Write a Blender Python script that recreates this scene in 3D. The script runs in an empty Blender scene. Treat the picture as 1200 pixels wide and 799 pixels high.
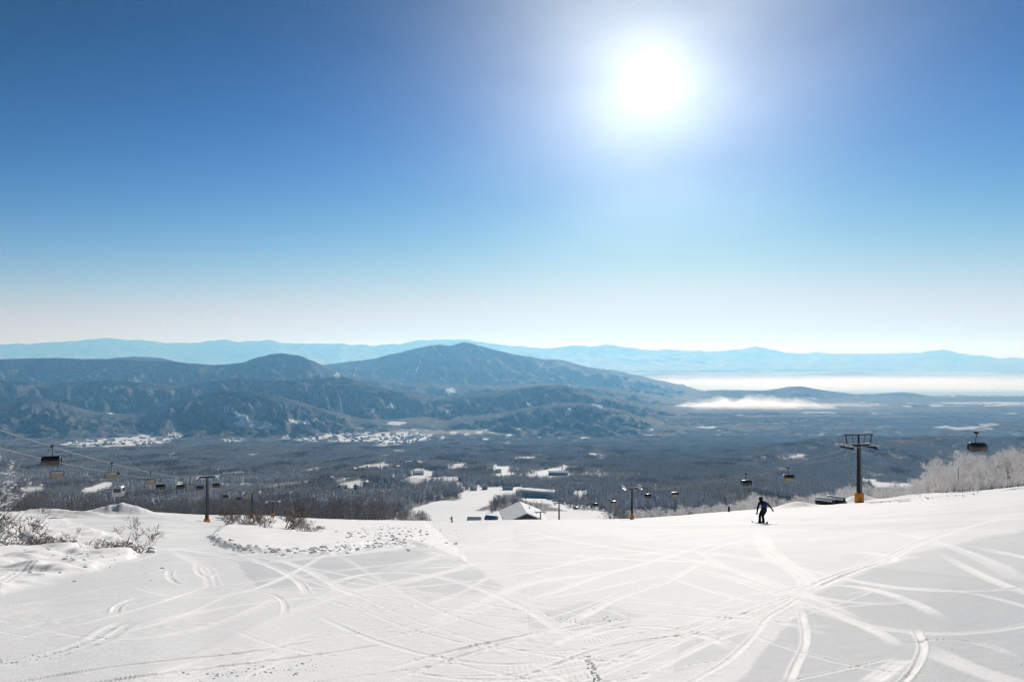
import bpy, bmesh, math, random
import numpy as np
from mathutils import Vector, Matrix

random.seed(7)
rng = np.random.default_rng(7)
scene = bpy.context.scene
COL = scene.collection

# ------------------------------------------------------------------ camera
F = 796.0                                   # focal length in photo pixels (photo 1200 x 799)
CX, CY = 600.0, 399.5
PITCH = math.atan(15.5 / F)
cam_d = bpy.data.cameras.new('camera')
cam = bpy.data.objects.new('camera', cam_d)
COL.objects.link(cam)
cam_d.sensor_fit = 'HORIZONTAL'
cam_d.sensor_width = 36.0
cam_d.lens = F / 1200.0 * 36.0
cam_d.clip_start = 0.2
cam_d.clip_end = 300000.0
cam.location = (0, 0, 0)
cam.rotation_euler = (math.pi / 2 + PITCH, 0, 0)
scene.camera = cam

# ------------------------------------------------------------------ light
SUN_EL = math.radians(21.9)
SUN_AZ = math.radians(11.8)                 # to the right of the view axis (+Y)
SUN_DIR = Vector((math.sin(SUN_AZ) * math.cos(SUN_EL), math.cos(SUN_AZ) * math.cos(SUN_EL), math.sin(SUN_EL)))
world = bpy.data.worlds.new('World')
scene.world = world
world.use_nodes = True
wn = world.node_tree
wn.nodes.clear()
w_out = wn.nodes.new('ShaderNodeOutputWorld')
w_bg = wn.nodes.new('ShaderNodeBackground')
w_sky = wn.nodes.new('ShaderNodeTexSky')
w_sky.sky_type = 'NISHITA'
w_sky.sun_disc = False
w_sky.sun_elevation = SUN_EL
w_sky.sun_rotation = SUN_AZ
w_sky.altitude = 1100
w_sky.air_density = 1.0
w_sky.dust_density = 0.7
w_sky.ozone_density = 2.0
w_bg.inputs['Strength'].default_value = 0.075
# the bright aureole of thin high cirrus round the sun
w_tc = wn.nodes.new('ShaderNodeTexCoord')
w_dot = wn.nodes.new('ShaderNodeVectorMath'); w_dot.operation = 'DOT_PRODUCT'
w_dot.inputs[1].default_value = SUN_DIR
w_nrm = wn.nodes.new('ShaderNodeVectorMath'); w_nrm.operation = 'NORMALIZE'
wn.links.new(w_tc.outputs['Generated'], w_nrm.inputs[0])
wn.links.new(w_nrm.outputs[0], w_dot.inputs[0])
w_ac = wn.nodes.new('ShaderNodeMath'); w_ac.operation = 'ARCCOSINE'; w_ac.use_clamp = False
wn.links.new(w_dot.outputs['Value'], w_ac.inputs[0])


def w_lobe(amp, sig, power):
    """amp * exp(-(angle/sig)^power)"""
    a = wn.nodes.new('ShaderNodeMath'); a.operation = 'DIVIDE'; a.inputs[1].default_value = math.radians(sig)
    wn.links.new(w_ac.outputs[0], a.inputs[0])
    b = wn.nodes.new('ShaderNodeMath'); b.operation = 'POWER'; b.inputs[1].default_value = power
    wn.links.new(a.outputs[0], b.inputs[0])
    c = wn.nodes.new('ShaderNodeMath'); c.operation = 'MULTIPLY'; c.inputs[1].default_value = -1
    wn.links.new(b.outputs[0], c.inputs[0])
    e = wn.nodes.new('ShaderNodeMath'); e.operation = 'EXPONENT'
    wn.links.new(c.outputs[0], e.inputs[0])
    m = wn.nodes.new('ShaderNodeMath'); m.operation = 'MULTIPLY'; m.inputs[1].default_value = amp
    wn.links.new(e.outputs[0], m.inputs[0])
    return m.outputs[0]


GLOW = [(9.8, 9.4, 1.32), (2.2, 3.6, 1.2)]
w_sum = None
for amp, sig, po in GLOW:
    l = w_lobe(amp, sig, po)
    if w_sum is None:
        w_sum = l
    else:
        ad = wn.nodes.new('ShaderNodeMath'); ad.operation = 'ADD'
        wn.links.new(w_sum, ad.inputs[0]); wn.links.new(l, ad.inputs[1]); w_sum = ad.outputs[0]
w_gc = wn.nodes.new('ShaderNodeVectorMath'); w_gc.operation = 'SCALE'
w_gc.inputs[0].default_value = (0.94, 0.97, 0.84)
# the veil is a little uneven
w_no = wn.nodes.new('ShaderNodeTexNoise'); w_no.inputs['Scale'].default_value = 4.0; w_no.inputs['Detail'].default_value = 3.0; w_no.inputs['Roughness'].default_value = 0.45
w_mp = wn.nodes.new('ShaderNodeMapping'); w_mp.inputs['Rotation'].default_value = (0.3, 0.5, 0.2); w_mp.inputs['Scale'].default_value = (1.0, 1.0, 2.4)
wn.links.new(w_nrm.outputs[0], w_mp.inputs['Vector']); wn.links.new(w_mp.outputs[0], w_no.inputs['Vector'])
w_mr = wn.nodes.new('ShaderNodeMapRange'); w_mr.inputs['From Min'].default_value = 0.25; w_mr.inputs['From Max'].default_value = 0.75
w_mr.inputs['To Min'].default_value = 0.80; w_mr.inputs['To Max'].default_value = 1.16
wn.links.new(w_no.outputs['Fac'], w_mr.inputs['Value'])
w_un = wn.nodes.new('ShaderNodeMath'); w_un.operation = 'MULTIPLY'
wn.links.new(w_sum, w_un.inputs[0]); wn.links.new(w_mr.outputs[0], w_un.inputs[1])
wn.links.new(w_un.outputs[0], w_gc.inputs['Scale'])
# the clear winter sky: deep and saturated overhead, pale towards the horizon
w_sky.dust_density = 0.0
w_sky.ozone_density = 4.0
W_STRENGTH = 0.1
w_bg.inputs['Strength'].default_value = W_STRENGTH
# amp * (1 - exp(-(x / x0) ^ g)) on each channel
SKY_TONE = [(.63, 4.1, 3.1), (.64, 5.45, 2.65), (.625, 6.0, 3.7)]
w_sep = wn.nodes.new('ShaderNodeSeparateColor'); w_cmb = wn.nodes.new('ShaderNodeCombineColor')
wn.links.new(w_sky.outputs['Color'], w_sep.inputs[0])


def w_math(op, a, b):
    m = wn.nodes.new('ShaderNodeMath'); m.operation = op
    for i, v in enumerate((a, b)):
        if isinstance(v, (int, float)):
            m.inputs[i].default_value = v
        else:
            wn.links.new(v, m.inputs[i])
    return m.outputs[0]


for ch, (amp, x0, gm) in enumerate(SKY_TONE):
    t_ = w_math('POWER', w_math('DIVIDE', w_sep.outputs[ch], x0), gm)
    e_ = w_math('POWER', math.e, w_math('MULTIPLY', t_, -1.0))
    wn.links.new(w_math('MULTIPLY', w_math('SUBTRACT', 1.0, e_), amp), w_cmb.inputs[ch])
w_s2 = wn.nodes.new('ShaderNodeVectorMath'); w_s2.operation = 'SCALE'; w_s2.inputs['Scale'].default_value = 1 / W_STRENGTH
wn.links.new(w_cmb.outputs[0], w_s2.inputs[0])
w_add = wn.nodes.new('ShaderNodeVectorMath'); w_add.operation = 'ADD'
wn.links.new(w_s2.outputs[0], w_add.inputs[0])
wn.links.new(w_gc.outputs[0], w_add.inputs[1])
wn.links.new(w_add.outputs[0], w_bg.inputs['Color'])
wn.links.new(w_bg.outputs[0], w_out.inputs['Surface'])

sun_d = bpy.data.lights.new('sun', 'SUN')
sun_d.energy = 4.9
sun_d.angle = math.radians(0.53)
sun_d.color = (1.0, 0.97, 0.925)
sun = bpy.data.objects.new('sun', sun_d)
COL.objects.link(sun)
sun.rotation_euler = (-SUN_DIR).to_track_quat('-Z', 'Y').to_euler()

scene.view_settings.view_transform = 'Standard'
scene.view_settings.look = 'None'
scene.view_settings.gamma = 1.0
scene.view_settings.exposure = 0.0
scene.cycles.use_denoising = True
scene.cycles.denoising_input_passes = 'RGB_ALBEDO_NORMAL'
scene.cycles.denoising_prefilter = 'FAST'
scene.cycles.pixel_filter_type = 'BLACKMAN_HARRIS'
scene.cycles.filter_width = 1.3
scene.cycles.max_bounces = 6
scene.cycles.diffuse_bounces = 3
scene.cycles.transparent_max_bounces = 8
scene.cycles.volume_bounces = 2

HAZE_DENSITY = 5.6e-5
HAZE_COLOR = (0.22, 0.57, 1.0)


# ------------------------------------------------------------------ numpy noise and helpers
def _hash(ix, iy, seed):
    h = (ix.astype(np.int64) * 374761393 + iy.astype(np.int64) * 668265263 + seed * 2147483647) & 0xFFFFFFFF
    h = ((h ^ (h >> 13)) * 1274126177) & 0xFFFFFFFF
    return (h ^ (h >> 16)) & 0xFFFFFFFF


def perlin(x, y, seed=0):
    x = np.asarray(x, dtype=np.float64); y = np.asarray(y, dtype=np.float64)
    xi = np.floor(x); yi = np.floor(y); xf = x - xi; yf = y - yi
    xi = xi.astype(np.int64); yi = yi.astype(np.int64)
    ux = xf * xf * xf * (xf * (xf * 6 - 15) + 10); uy = yf * yf * yf * (yf * (yf * 6 - 15) + 10)

    def g(dx, dy):
        a = _hash(xi + dx, yi + dy, seed) * (2 * math.pi / 4294967296.0)
        return np.cos(a) * (xf - dx) + np.sin(a) * (yf - dy)
    a = g(0, 0); b = g(1, 0); c = g(0, 1); d = g(1, 1)
    t = a + ux * (b - a)
    return (t + uy * ((c + ux * (d - c)) - t)) * 1.41


def fbm(x, y, octv=4, seed=0, gain=0.5, lac=2.03):
    s = 0; a = 1.0; n = 0
    for i in range(octv):
        s = s + a * perlin(x, y, seed + i * 17); n += a
        x = x * lac + 13.7; y = y * lac - 7.1; a *= gain
    return s / n


def ridged(x, y, octv=4, seed=0, gain=0.5):
    s = 0; a = 1.0; n = 0
    for i in range(octv):
        s = s + a * (1 - np.sqrt(perlin(x, y, seed + i * 31) ** 2 + .006) * 1.6); n += a
        x = x * 2.07 + 5.2; y = y * 2.07 + 1.3; a *= gain
    return s / n


def smooth_curve(pts, sig=0.02, lo=-1.6, hi=1.6):
    """a smoothed 1-D function through (value, u) points"""
    g = np.linspace(lo, hi, 3201)
    p = sorted(pts)
    v = np.interp(g, [a for a, b in p], [b for a, b in p])
    if sig > 0:
        dx = g[1] - g[0]; n = int(3 * sig / dx) + 1
        k = np.exp(-0.5 * (np.arange(-n, n + 1) * dx / sig) ** 2); k /= k.sum()
        v = np.convolve(np.pad(v, n, mode='edge'), k, mode='valid')
    return lambda u: np.interp(u, g, v)


def sstep(a, b, x):
    t = np.clip((x - a) / (b - a), 0, 1)
    return t * t * (3 - 2 * t)


CP, SP = math.cos(PITCH), math.sin(PITCH)


def ray(px, py):
    """slope u = X/Y and depression d = -Z/Y of a pixel of the photograph"""
    xc = (np.asarray(px, dtype=float) - CX) / F; yc = (CY - np.asarray(py, dtype=float)) / F
    Y = CP - yc * SP; Z = SP + yc * CP
    return xc / Y, -Z / Y


def proj(X, Y, Z):
    zc = Y * CP + Z * SP; yc = -Y * SP + Z * CP
    return CX + F * X / zc, CY - F * yc / zc


def in_poly(px, py, poly):
    inside = np.zeros(np.shape(px), dtype=bool)
    n = len(poly); j = n - 1
    for i in range(n):
        xi, yi = poly[i]; xj, yj = poly[j]
        c = ((yi > py) != (yj > py)) & (px < (xj - xi) * (py - yi) / (yj - yi + 1e-12) + xi)
        inside ^= c; j = i
    return inside


def poly_dist(px, py, poly, closed=True):
    best = np.full(np.shape(px), 1e9)
    n = len(poly)
    for i in range(n if closed else n - 1):
        ax, ay = poly[i]; bx, by = poly[(i + 1) % n]
        dx, dy = bx - ax, by - ay
        t = np.clip(((px - ax) * dx + (py - ay) * dy) / (dx * dx + dy * dy + 1e-9), 0, 1)
        best = np.minimum(best, np.hypot(px - ax - t * dx, py - ay - t * dy))
    return best


def soft_poly(px, py, poly, w):
    d = poly_dist(px, py, poly)
    d = np.where(in_poly(px, py, poly), d, -d)
    return sstep(-w, w, d)


# ------------------------------------------------------------------ the lie of the land
EYE = 1.3
CREST = [(-500, 602, 330), (-200, 600, 330), (0, 599, 330), (60, 599.5, 330), (100, 599, 330), (180, 600, 335), (240, 604, 345), (300, 604, 350),
         (340, 606, 350), (400, 608, 340), (440, 610, 300), (480, 611, 250), (530, 611.5, 210), (600, 610, 200), (650, 610, 210),
         (700, 610.5, 235), (740, 608.5, 255), (770, 607, 240), (830, 602, 200), (852, 600, 185), (900, 595.5, 168), (940, 593.5, 155),
         (1000, 589.5, 140), (1050, 584.5, 130), (1100, 579, 120), (1150, 575, 112), (1200, 569.5, 105), (1500, 545, 95), (1800, 530, 90)]
_cu = [float(ray(x, y)[0]) for x, y, d in CREST]; _cd = [float(ray(x, y)[1]) for x, y, d in CREST]
crest_dep = smooth_curve(list(zip(_cu, _cd)), 0.012)
crest_dist = smooth_curve(list(zip(_cu, [d for _, _, d in CREST])), 0.03)

VAL_D = [150, 250, 350, 450, 530, 620, 700, 900, 1100, 1500, 2000, 2600, 2900, 3400, 4300, 6000, 9000, 14000, 40000]
VAL_S = [.262, .258, .256, .252, .2455, .233, .222, .204, .190, .172, .158, .146, .142, .136, .127, .0955, .0722, .0515, .0180]
VAL_R = [.262, .258, .256, .252, .246, .238, .230, .2175, .206, .189, .163, .1230, .131, .134, .1265, .0955, .0722, .0515, .0180]
VAL_L = [.262, .258, .256, .252, .2455, .236, .226, .212, .199, .180, .162, .147, .1425, .136, .127, .0955, .0722, .0515, .0180]


def near_profile(u, d):
    dc = crest_dist(u); s = crest_dep(u) - EYE / dc
    z = -EYE - s * d
    # a shallow dip in the left bench where the lift tower stands
    px = 600 + F * u
    z = z - 1.9 * np.exp(-((px - 235) / 120) ** 2) * np.exp(-(np.log(np.maximum(d, 1) / 168) / 0.33) ** 2)
    return z


def land(u, d):
    """height of the bare ground without its finer relief"""
    u = np.asarray(u, dtype=float); d = np.asarray(d, dtype=float)
    u, d = np.broadcast_arrays(u, d)
    dc = crest_dist(u)
    zn = near_profile(u, np.minimum(d, dc))
    s = crest_dep(u) - EYE / dc
    t = np.maximum(d - dc, 0)
    zn = zn - s * t - np.minimum(0.0016 * t * t, 0.12 * t)
    ld = np.log(d)
    l = np.log(VAL_D)
    c = np.interp(ld, l, VAL_S); r = np.interp(ld, l, VAL_R); le = np.interp(ld, l, VAL_L)
    wr = sstep(0.30, 0.50, u); wl = sstep(-0.1, -0.35, u) if False else 1 - sstep(-0.40, -0.15, u)
    dep = c * (1 - wr) * (1 - wl) + r * wr + le * wl * (1 - wr)
    # the right-hand shoulder falls away a bit lower so that its crest stays clear
    X = u * d
    zv = -dep * d + fbm(X / 420, d / 420, 3, 5) * np.clip((d - 300) * 0.006, 0, 12)
    zv = zv - sstep(0.3, 0.5, u) * 30 * (1 - sstep(300, 900, d))
    k = 4.0
    m = np.maximum(zn, zv)
    return np.where(d > dc, m + k * np.log(np.exp((zn - m) / k) + np.exp((zv - m) / k)) - k * math.log(2) * np.exp(-t / 40) * np.exp(-np.abs(zn - zv) / k), zn)


_DG = np.concatenate([np.arange(3, 60, .25), np.geomspace(60, 16000, 1500)])


def ground_px(px, py, dmin=3.0):
    """the ground point seen at a pixel of the photograph, as (X, Y, Z)"""
    u, dep = ray(px, py)
    dd = _DG[_DG >= dmin]
    f = land(float(u), dd) + dep * dd          # > 0: the ground is above the ray
    k = np.argmax(f > 0) if np.any(f > 0) else len(dd) - 1
    if k > 0 and f[k] > 0:
        a, b = dd[k - 1], dd[k]; fa, fb = f[k - 1], f[k]
        d = a + (b - a) * (-fa) / (fb - fa + 1e-12)
    else:
        d = dd[k]
    return Vector((float(u) * d, d, float(land(float(u), d))))


def ground_at(px, d):
    u = float((px - CX) / F)
    return Vector((u * d, d, float(land(u, d))))


def at(px, py, d):
    u, dep = ray(px, py)
    return Vector((float(u) * d, d, -float(dep) * d))


# ------------------------------------------------------------------ materials
def new_mat(name):
    m = bpy.data.materials.new(name); m.use_nodes = True
    nt = m.node_tree; b = nt.nodes['Principled BSDF']
    return m, nt, b


def N(nt, kind, **kw):
    n = nt.nodes.new(kind)
    for k, v in kw.items():
        if k in n.inputs.keys():
            n.inputs[k].default_value = v
        else:
            setattr(n, k, v)
    return n


def noise(nt, vec, scale, detail=3, rough=0.5):
    n = nt.nodes.new('ShaderNodeTexNoise')
    n.inputs['Scale'].default_value = scale; n.inputs['Detail'].default_value = detail; n.inputs['Roughness'].default_value = rough
    nt.links.new(vec, n.inputs['Vector'])
    return n.outputs['Fac']


def ramp(nt, fac, stops):
    r = nt.nodes.new('ShaderNodeValToRGB')
    e = r.color_ramp.elements
    while len(e) < len(stops):
        e.new(0.5)
    for i, (p, c) in enumerate(stops):
        e[i].position = p
        e[i].color = (c[0], c[1], c[2], 1) if not isinstance(c, (int, float)) else (c, c, c, 1)
    nt.links.new(fac, r.inputs['Fac'])
    return r.outputs['Color']


def mixc(nt, fac, a, b):
    m = nt.nodes.new('ShaderNodeMix'); m.data_type = 'RGBA'
    if isinstance(fac, (int, float)):
        m.inputs[0].default_value = fac
    else:
        nt.links.new(fac, m.inputs[0])
    for i, v in ((6, a), (7, b)):
        if isinstance(v, tuple):
            m.inputs[i].default_value = (v[0], v[1], v[2], 1)
        else:
            nt.links.new(v, m.inputs[i])
    return m.outputs[2]


def mth(nt, op, a, b=None, clamp=False):
    m = nt.nodes.new('ShaderNodeMath'); m.operation = op; m.use_clamp = clamp
    for i, v in enumerate((a, b)):
        if v is None:
            continue
        if isinstance(v, (int, float)):
            m.inputs[i].default_value = v
        else:
            nt.links.new(v, m.inputs[i])
    return m.outputs[0]


def attr(nt, name):
    a = nt.nodes.new('ShaderNodeAttribute'); a.attribute_name = name
    return a.outputs['Fac']


def objco(nt):
    return nt.nodes.new('ShaderNodeTexCoord').outputs['Object']


def bump(nt, h, dist, strength=1.0, prev=None):
    b = nt.nodes.new('ShaderNodeBump')
    b.inputs['Distance'].default_value = dist; b.inputs['Strength'].default_value = strength
    nt.links.new(h, b.inputs['Height'])
    if prev is not None:
        nt.links.new(prev, b.inputs['Normal'])
    return b.outputs['Normal']


def paint(name, col, rough=0.5, metal=0.0, var=0.15, scale=3.0):
    m, nt, b = new_mat(name)
    co = objco(nt)
    n = noise(nt, co, scale, 4)
    dark = tuple(c * (1 - var) for c in col); lite = tuple(min(1, c * (1 + var)) for c in col)
    c = ramp(nt, n, [(0.3, dark), (0.7, lite)])
    nt.links.new(c, b.inputs['Base Color'])
    b.inputs['Roughness'].default_value = rough; b.inputs['Metallic'].default_value = metal; b.inputs['Specular IOR Level'].default_value = 0.2
    nt.links.new(bump(nt, noise(nt, co, scale * 8, 3), 0.004, 0.3), b.inputs['Normal'])
    return m


def snowed(name, col, snow_from=0.35, snow_to=0.75, snow=(0.86, 0.87, 0.9), rough=0.8, patchy=0.5, scale=0.9, var=0.3):
    """a surface with snow or rime lying on whatever faces up"""
    m, nt, b = new_mat(name)
    co = objco(nt)
    g = nt.nodes.new('ShaderNodeNewGeometry')
    sx = nt.nodes.new('ShaderNodeSeparateXYZ'); nt.links.new(g.outputs['Normal'], sx.inputs[0])
    n = noise(nt, co, scale, 3)
    up = mth(nt, 'ADD', sx.outputs['Z'], mth(nt, 'MULTIPLY', mth(nt, 'SUBTRACT', n, 0.5), patchy * 2))
    mr = nt.nodes.new('ShaderNodeMapRange'); mr.inputs['From Min'].default_value = snow_from; mr.inputs['From Max'].default_value = snow_to
    nt.links.new(up, mr.inputs['Value'])
    oi = nt.nodes.new('ShaderNodeObjectInfo')
    dark = tuple(c * (1 - var) for c in col); lite = tuple(c * (1 + var) for c in col)
    base = mixc(nt, oi.outputs['Random'], dark, lite)
    nt.links.new(mixc(nt, mr.outputs[0], base, snow), b.inputs['Base Color'])
    b.inputs['Roughness'].default_value = rough
    b.inputs['Specular IOR Level'].default_value = 0.2
    return m


def let_through(m, col, amount):
    """thin frosted twigs pass light on to their far side"""
    nt = m.node_tree; b = nt.nodes['Principled BSDF']; out = nt.nodes['Material Output']
    t = nt.nodes.new('ShaderNodeBsdfTranslucent'); t.inputs['Color'].default_value = (*col, 1)
    mx = nt.nodes.new('ShaderNodeMixShader'); mx.inputs[0].default_value = amount
    nt.links.new(b.outputs[0], mx.inputs[1]); nt.links.new(t.outputs[0], mx.inputs[2]); nt.links.new(mx.outputs[0], out.inputs['Surface'])
    return m


def mat_piste():
    m, nt, b = new_mat('groomed_snow')
    co = objco(nt)
    pack_shade = attr(nt, 'pack_shade'); cord = attr(nt, 'cord')
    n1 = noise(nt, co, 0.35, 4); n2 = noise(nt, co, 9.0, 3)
    fac = mth(nt, 'ADD', pack_shade, mth(nt, 'MULTIPLY', mth(nt, 'SUBTRACT', n1, 0.5), 0.5), clamp=True)
    c = mixc(nt, fac, (0.87, 0.87, 0.87), (0.50, 0.525, 0.555))  # grey end: packed snow plus painted shade of slopes turned from the sun
    sp = ramp(nt, n2, [(0.35, 0.96), (0.7, 1.0)])
    mm = nt.nodes.new('ShaderNodeMix'); mm.data_type = 'RGBA'; mm.blend_type = 'MULTIPLY'; mm.inputs[0].default_value = 1
    nt.links.new(c, mm.inputs[6]); nt.links.new(sp, mm.inputs[7])
    nt.links.new(mm.outputs[2], b.inputs['Base Color'])
    b.inputs['Roughness'].default_value = 0.75
    b.inputs['Specular IOR Level'].default_value = 0.1
    # corduroy of the grooming machine, grain, and soft unevenness
    wv = nt.nodes.new('ShaderNodeTexWave'); wv.wave_type = 'BANDS'; wv.bands_direction = 'X'
    wv.inputs['Scale'].default_value = 6.2; wv.inputs['Distortion'].default_value = 0.5; wv.inputs['Detail'].default_value = 2
    wv.inputs['Detail Scale'].default_value = 0.6
    nt.links.new(co, wv.inputs['Vector'])
    h = mth(nt, 'MULTIPLY', wv.outputs['Fac'], cord)
    nb = bump(nt, h, 0.0035, 1.0)
    nb = bump(nt, noise(nt, co, 45, 3, 0.6), 0.006, 0.9, nb)
    nb = bump(nt, noise(nt, co, 5, 4, 0.55), 0.012, 0.6, nb)
    nt.links.new(nb, b.inputs['Normal'])
    return m


def mat_valley():
    m, nt, b = new_mat('valley_ground')
    co = objco(nt)
    f = attr(nt, 'forest')
    n = noise(nt, co, 0.035, 5, 0.6); n2 = noise(nt, co, 0.2, 4, 0.7)
    fl = ramp(nt, n2, [(0.3, (0.07, 0.068, 0.066)), (0.52, (0.16, 0.155, 0.15)), (0.75, (0.45, 0.45, 0.46))])  # undergrowth and snow, with the shade under dense twigs put into the colour
    fac = mth(nt, 'ADD', f, mth(nt, 'MULTIPLY', mth(nt, 'SUBTRACT', n, 0.5), 0.3), clamp=True)
    nt.links.new(mixc(nt, fac, (0.87, 0.88, 0.89), fl), b.inputs['Base Color'])
    b.inputs['Roughness'].default_value = 0.85; b.inputs['Specular IOR Level'].default_value = 0.1
    nb = bump(nt, noise(nt, co, 0.12, 5, 0.7), 2.0, 0.6)
    nt.links.new(nb, b.inputs['Normal'])
    return m


def mat_hills(name, dark, lite, cell, relief, snow_amount=0.0):
    """winter woods on far hills: bare crowns, a little snow between them, open snow fields"""
    m, nt, b = new_mat(name)
    co = objco(nt)
    s = attr(nt, 'field')
    st = nt.nodes.new('ShaderNodeMapping'); st.inputs['Scale'].default_value = (1, 1, 0.35)
    nt.links.new(co, st.inputs['Vector'])
    n1 = noise(nt, st.outputs[0], 1.0 / cell, 5, 0.68)
    n2 = noise(nt, co, 1.0 / (cell * 9), 4, 0.55)
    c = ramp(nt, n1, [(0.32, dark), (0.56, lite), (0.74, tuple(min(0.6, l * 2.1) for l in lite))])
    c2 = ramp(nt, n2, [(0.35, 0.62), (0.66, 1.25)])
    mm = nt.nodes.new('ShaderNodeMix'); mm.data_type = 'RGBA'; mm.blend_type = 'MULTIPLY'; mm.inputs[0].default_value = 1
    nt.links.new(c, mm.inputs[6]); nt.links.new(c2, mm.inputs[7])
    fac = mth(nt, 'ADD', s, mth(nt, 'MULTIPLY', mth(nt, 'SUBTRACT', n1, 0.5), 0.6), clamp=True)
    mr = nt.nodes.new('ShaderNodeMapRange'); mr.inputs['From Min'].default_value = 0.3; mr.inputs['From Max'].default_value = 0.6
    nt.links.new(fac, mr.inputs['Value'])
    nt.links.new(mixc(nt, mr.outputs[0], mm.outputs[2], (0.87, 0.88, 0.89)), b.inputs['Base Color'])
    b.inputs['Roughness'].default_value = 0.9; b.inputs['Specular IOR Level'].default_value = 0.05
    nb = bump(nt, noise(nt, co, 1.0 / (cell * 1.4), 5, 0.7), relief, 0.8)
    nt.links.new(nb, b.inputs['Normal'])
    return m


M = {}
M['piste'] = mat_piste()
M['valley'] = mat_valley()
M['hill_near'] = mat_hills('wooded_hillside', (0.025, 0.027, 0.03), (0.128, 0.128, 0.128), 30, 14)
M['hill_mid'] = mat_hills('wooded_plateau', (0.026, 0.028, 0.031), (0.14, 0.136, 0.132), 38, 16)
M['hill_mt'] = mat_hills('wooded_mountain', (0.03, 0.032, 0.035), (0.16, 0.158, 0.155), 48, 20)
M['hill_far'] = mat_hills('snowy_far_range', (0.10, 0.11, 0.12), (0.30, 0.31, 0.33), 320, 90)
M['snow'] = snowed('settled_snow', (0.86, 0.87, 0.89), -2, -1)
M['clod'] = snowed('crumbled_snow', (0.88, 0.88, 0.89), -2, -1)
let_through(M['clod'], (.93, .94, .96), .5)
M['bark'] = snowed('dark_bark', (0.06, 0.05, 0.042), 0.75, 1.1, patchy=0.5)
M['rime_bark'] = snowed('rimed_bark', (0.075, 0.065, 0.058), 0.35, 0.9, patchy=0.7)
M['rime'] = snowed('rime_frost_twigs', (0.74, 0.73, 0.72), -0.2, 0.5, patchy=0.5, var=0.2)
let_through(M['rime'], (.88, .87, .86), .55)
M['twig'] = snowed('bare_twigs_with_frost', (0.150, 0.142, 0.137), 0.34, 1.0, patchy=0.9, var=0.35)
let_through(M['twig'], (.30, .275, .25), .3)
M['twig_light'] = snowed('frosted_bare_twigs', (0.52, 0.52, 0.525), -0.05, 0.75, patchy=0.9, var=0.3)
let_through(M['twig_light'], (.50, .48, .46), .35)
M['shrub_twig'] = snowed('brown_frosted_shrub_twigs', (0.21, 0.165, 0.135), 0.45, 1.0, patchy=0.8)
let_through(M['shrub_twig'], (.42, .34, .28), .3)
M['needles'] = snowed('snowy_needles', (0.022, 0.036, 0.044), 0.28, 0.95, patchy=0.6, var=0.35, scale=0.6)
M['shrub'] = snowed('brown_shrub_stems', (0.13, 0.10, 0.08), 0.6, 1.0, patchy=0.5)
M['steel_dark'] = paint('dark_painted_steel', (0.018, 0.017, 0.017), 0.55, 0.0)
M['steel_grey'] = paint('galvanised_steel', (0.30, 0.31, 0.32), 0.4, 0.7)
M['rubber'] = paint('black_rubber', (0.02, 0.02, 0.02), 0.7)
M['orange'] = paint('orange_crash_pad', (0.75, 0.26, 0.02), 0.6, var=0.2)
M['tan'] = paint('tan_seat_padding', (0.33, 0.27, 0.17), 0.7)
M['yellow'] = paint('yellow_ochre_seat_padding', (0.50, 0.36, 0.10), 0.7)
M['cabin_white'] = paint('pale_cabin_shell', (0.42, 0.45, 0.47), 0.35)
M['wall_brown'] = paint('brown_timber_wall', (0.10, 0.075, 0.06), 0.8, scale=0.6)
M['wall_grey'] = paint('grey_wall', (0.30, 0.30, 0.30), 0.8, scale=0.6)
M['wall_cream'] = paint('cream_wall', (0.52, 0.49, 0.43), 0.8, scale=0.6)
M['blue_sheet'] = paint('blue_sheet_roof', (0.05, 0.17, 0.40), 0.5, var=0.2, scale=0.5)
M['blue_wall'] = paint('blue_grey_wall', (0.16, 0.24, 0.36), 0.6, scale=0.5)
M['black_cloth'] = paint('black_ski_clothing', (0.010, 0.010, 0.012), 0.8, scale=12)
M['blue_cloth'] = paint('blue_jacket_panel', (0.012, 0.015, 0.16), 0.7, scale=12)
M['red_cloth'] = paint('red_ski_clothing', (0.35, 0.015, 0.02), 0.8, scale=12)
M['skin'] = paint('skin', (0.55, 0.36, 0.27), 0.6)
M['board'] = paint('blue_board', (0.03, 0.10, 0.30), 0.35)
M['rope'] = paint('steel_rope', (0.42, 0.42, 0.43), 0.6, 0.0)


def glassy(name, col, rough=0.12):
    m, nt, b = new_mat(name)
    b.inputs['Base Color'].default_value = (*col, 1); b.inputs['Roughness'].default_value = rough
    b.inputs['Specular IOR Level'].default_value = 0.6
    nt.links.new(bump(nt, noise(nt, objco(nt), 3, 2), 0.01, 0.2), b.inputs['Normal'])
    return m


M['bubble'] = glassy('smoked_bubble', (0.028, 0.018, 0.012), 0.25)
M['window'] = glassy('dark_window_glass', (0.02, 0.025, 0.03), 0.08)


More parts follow.
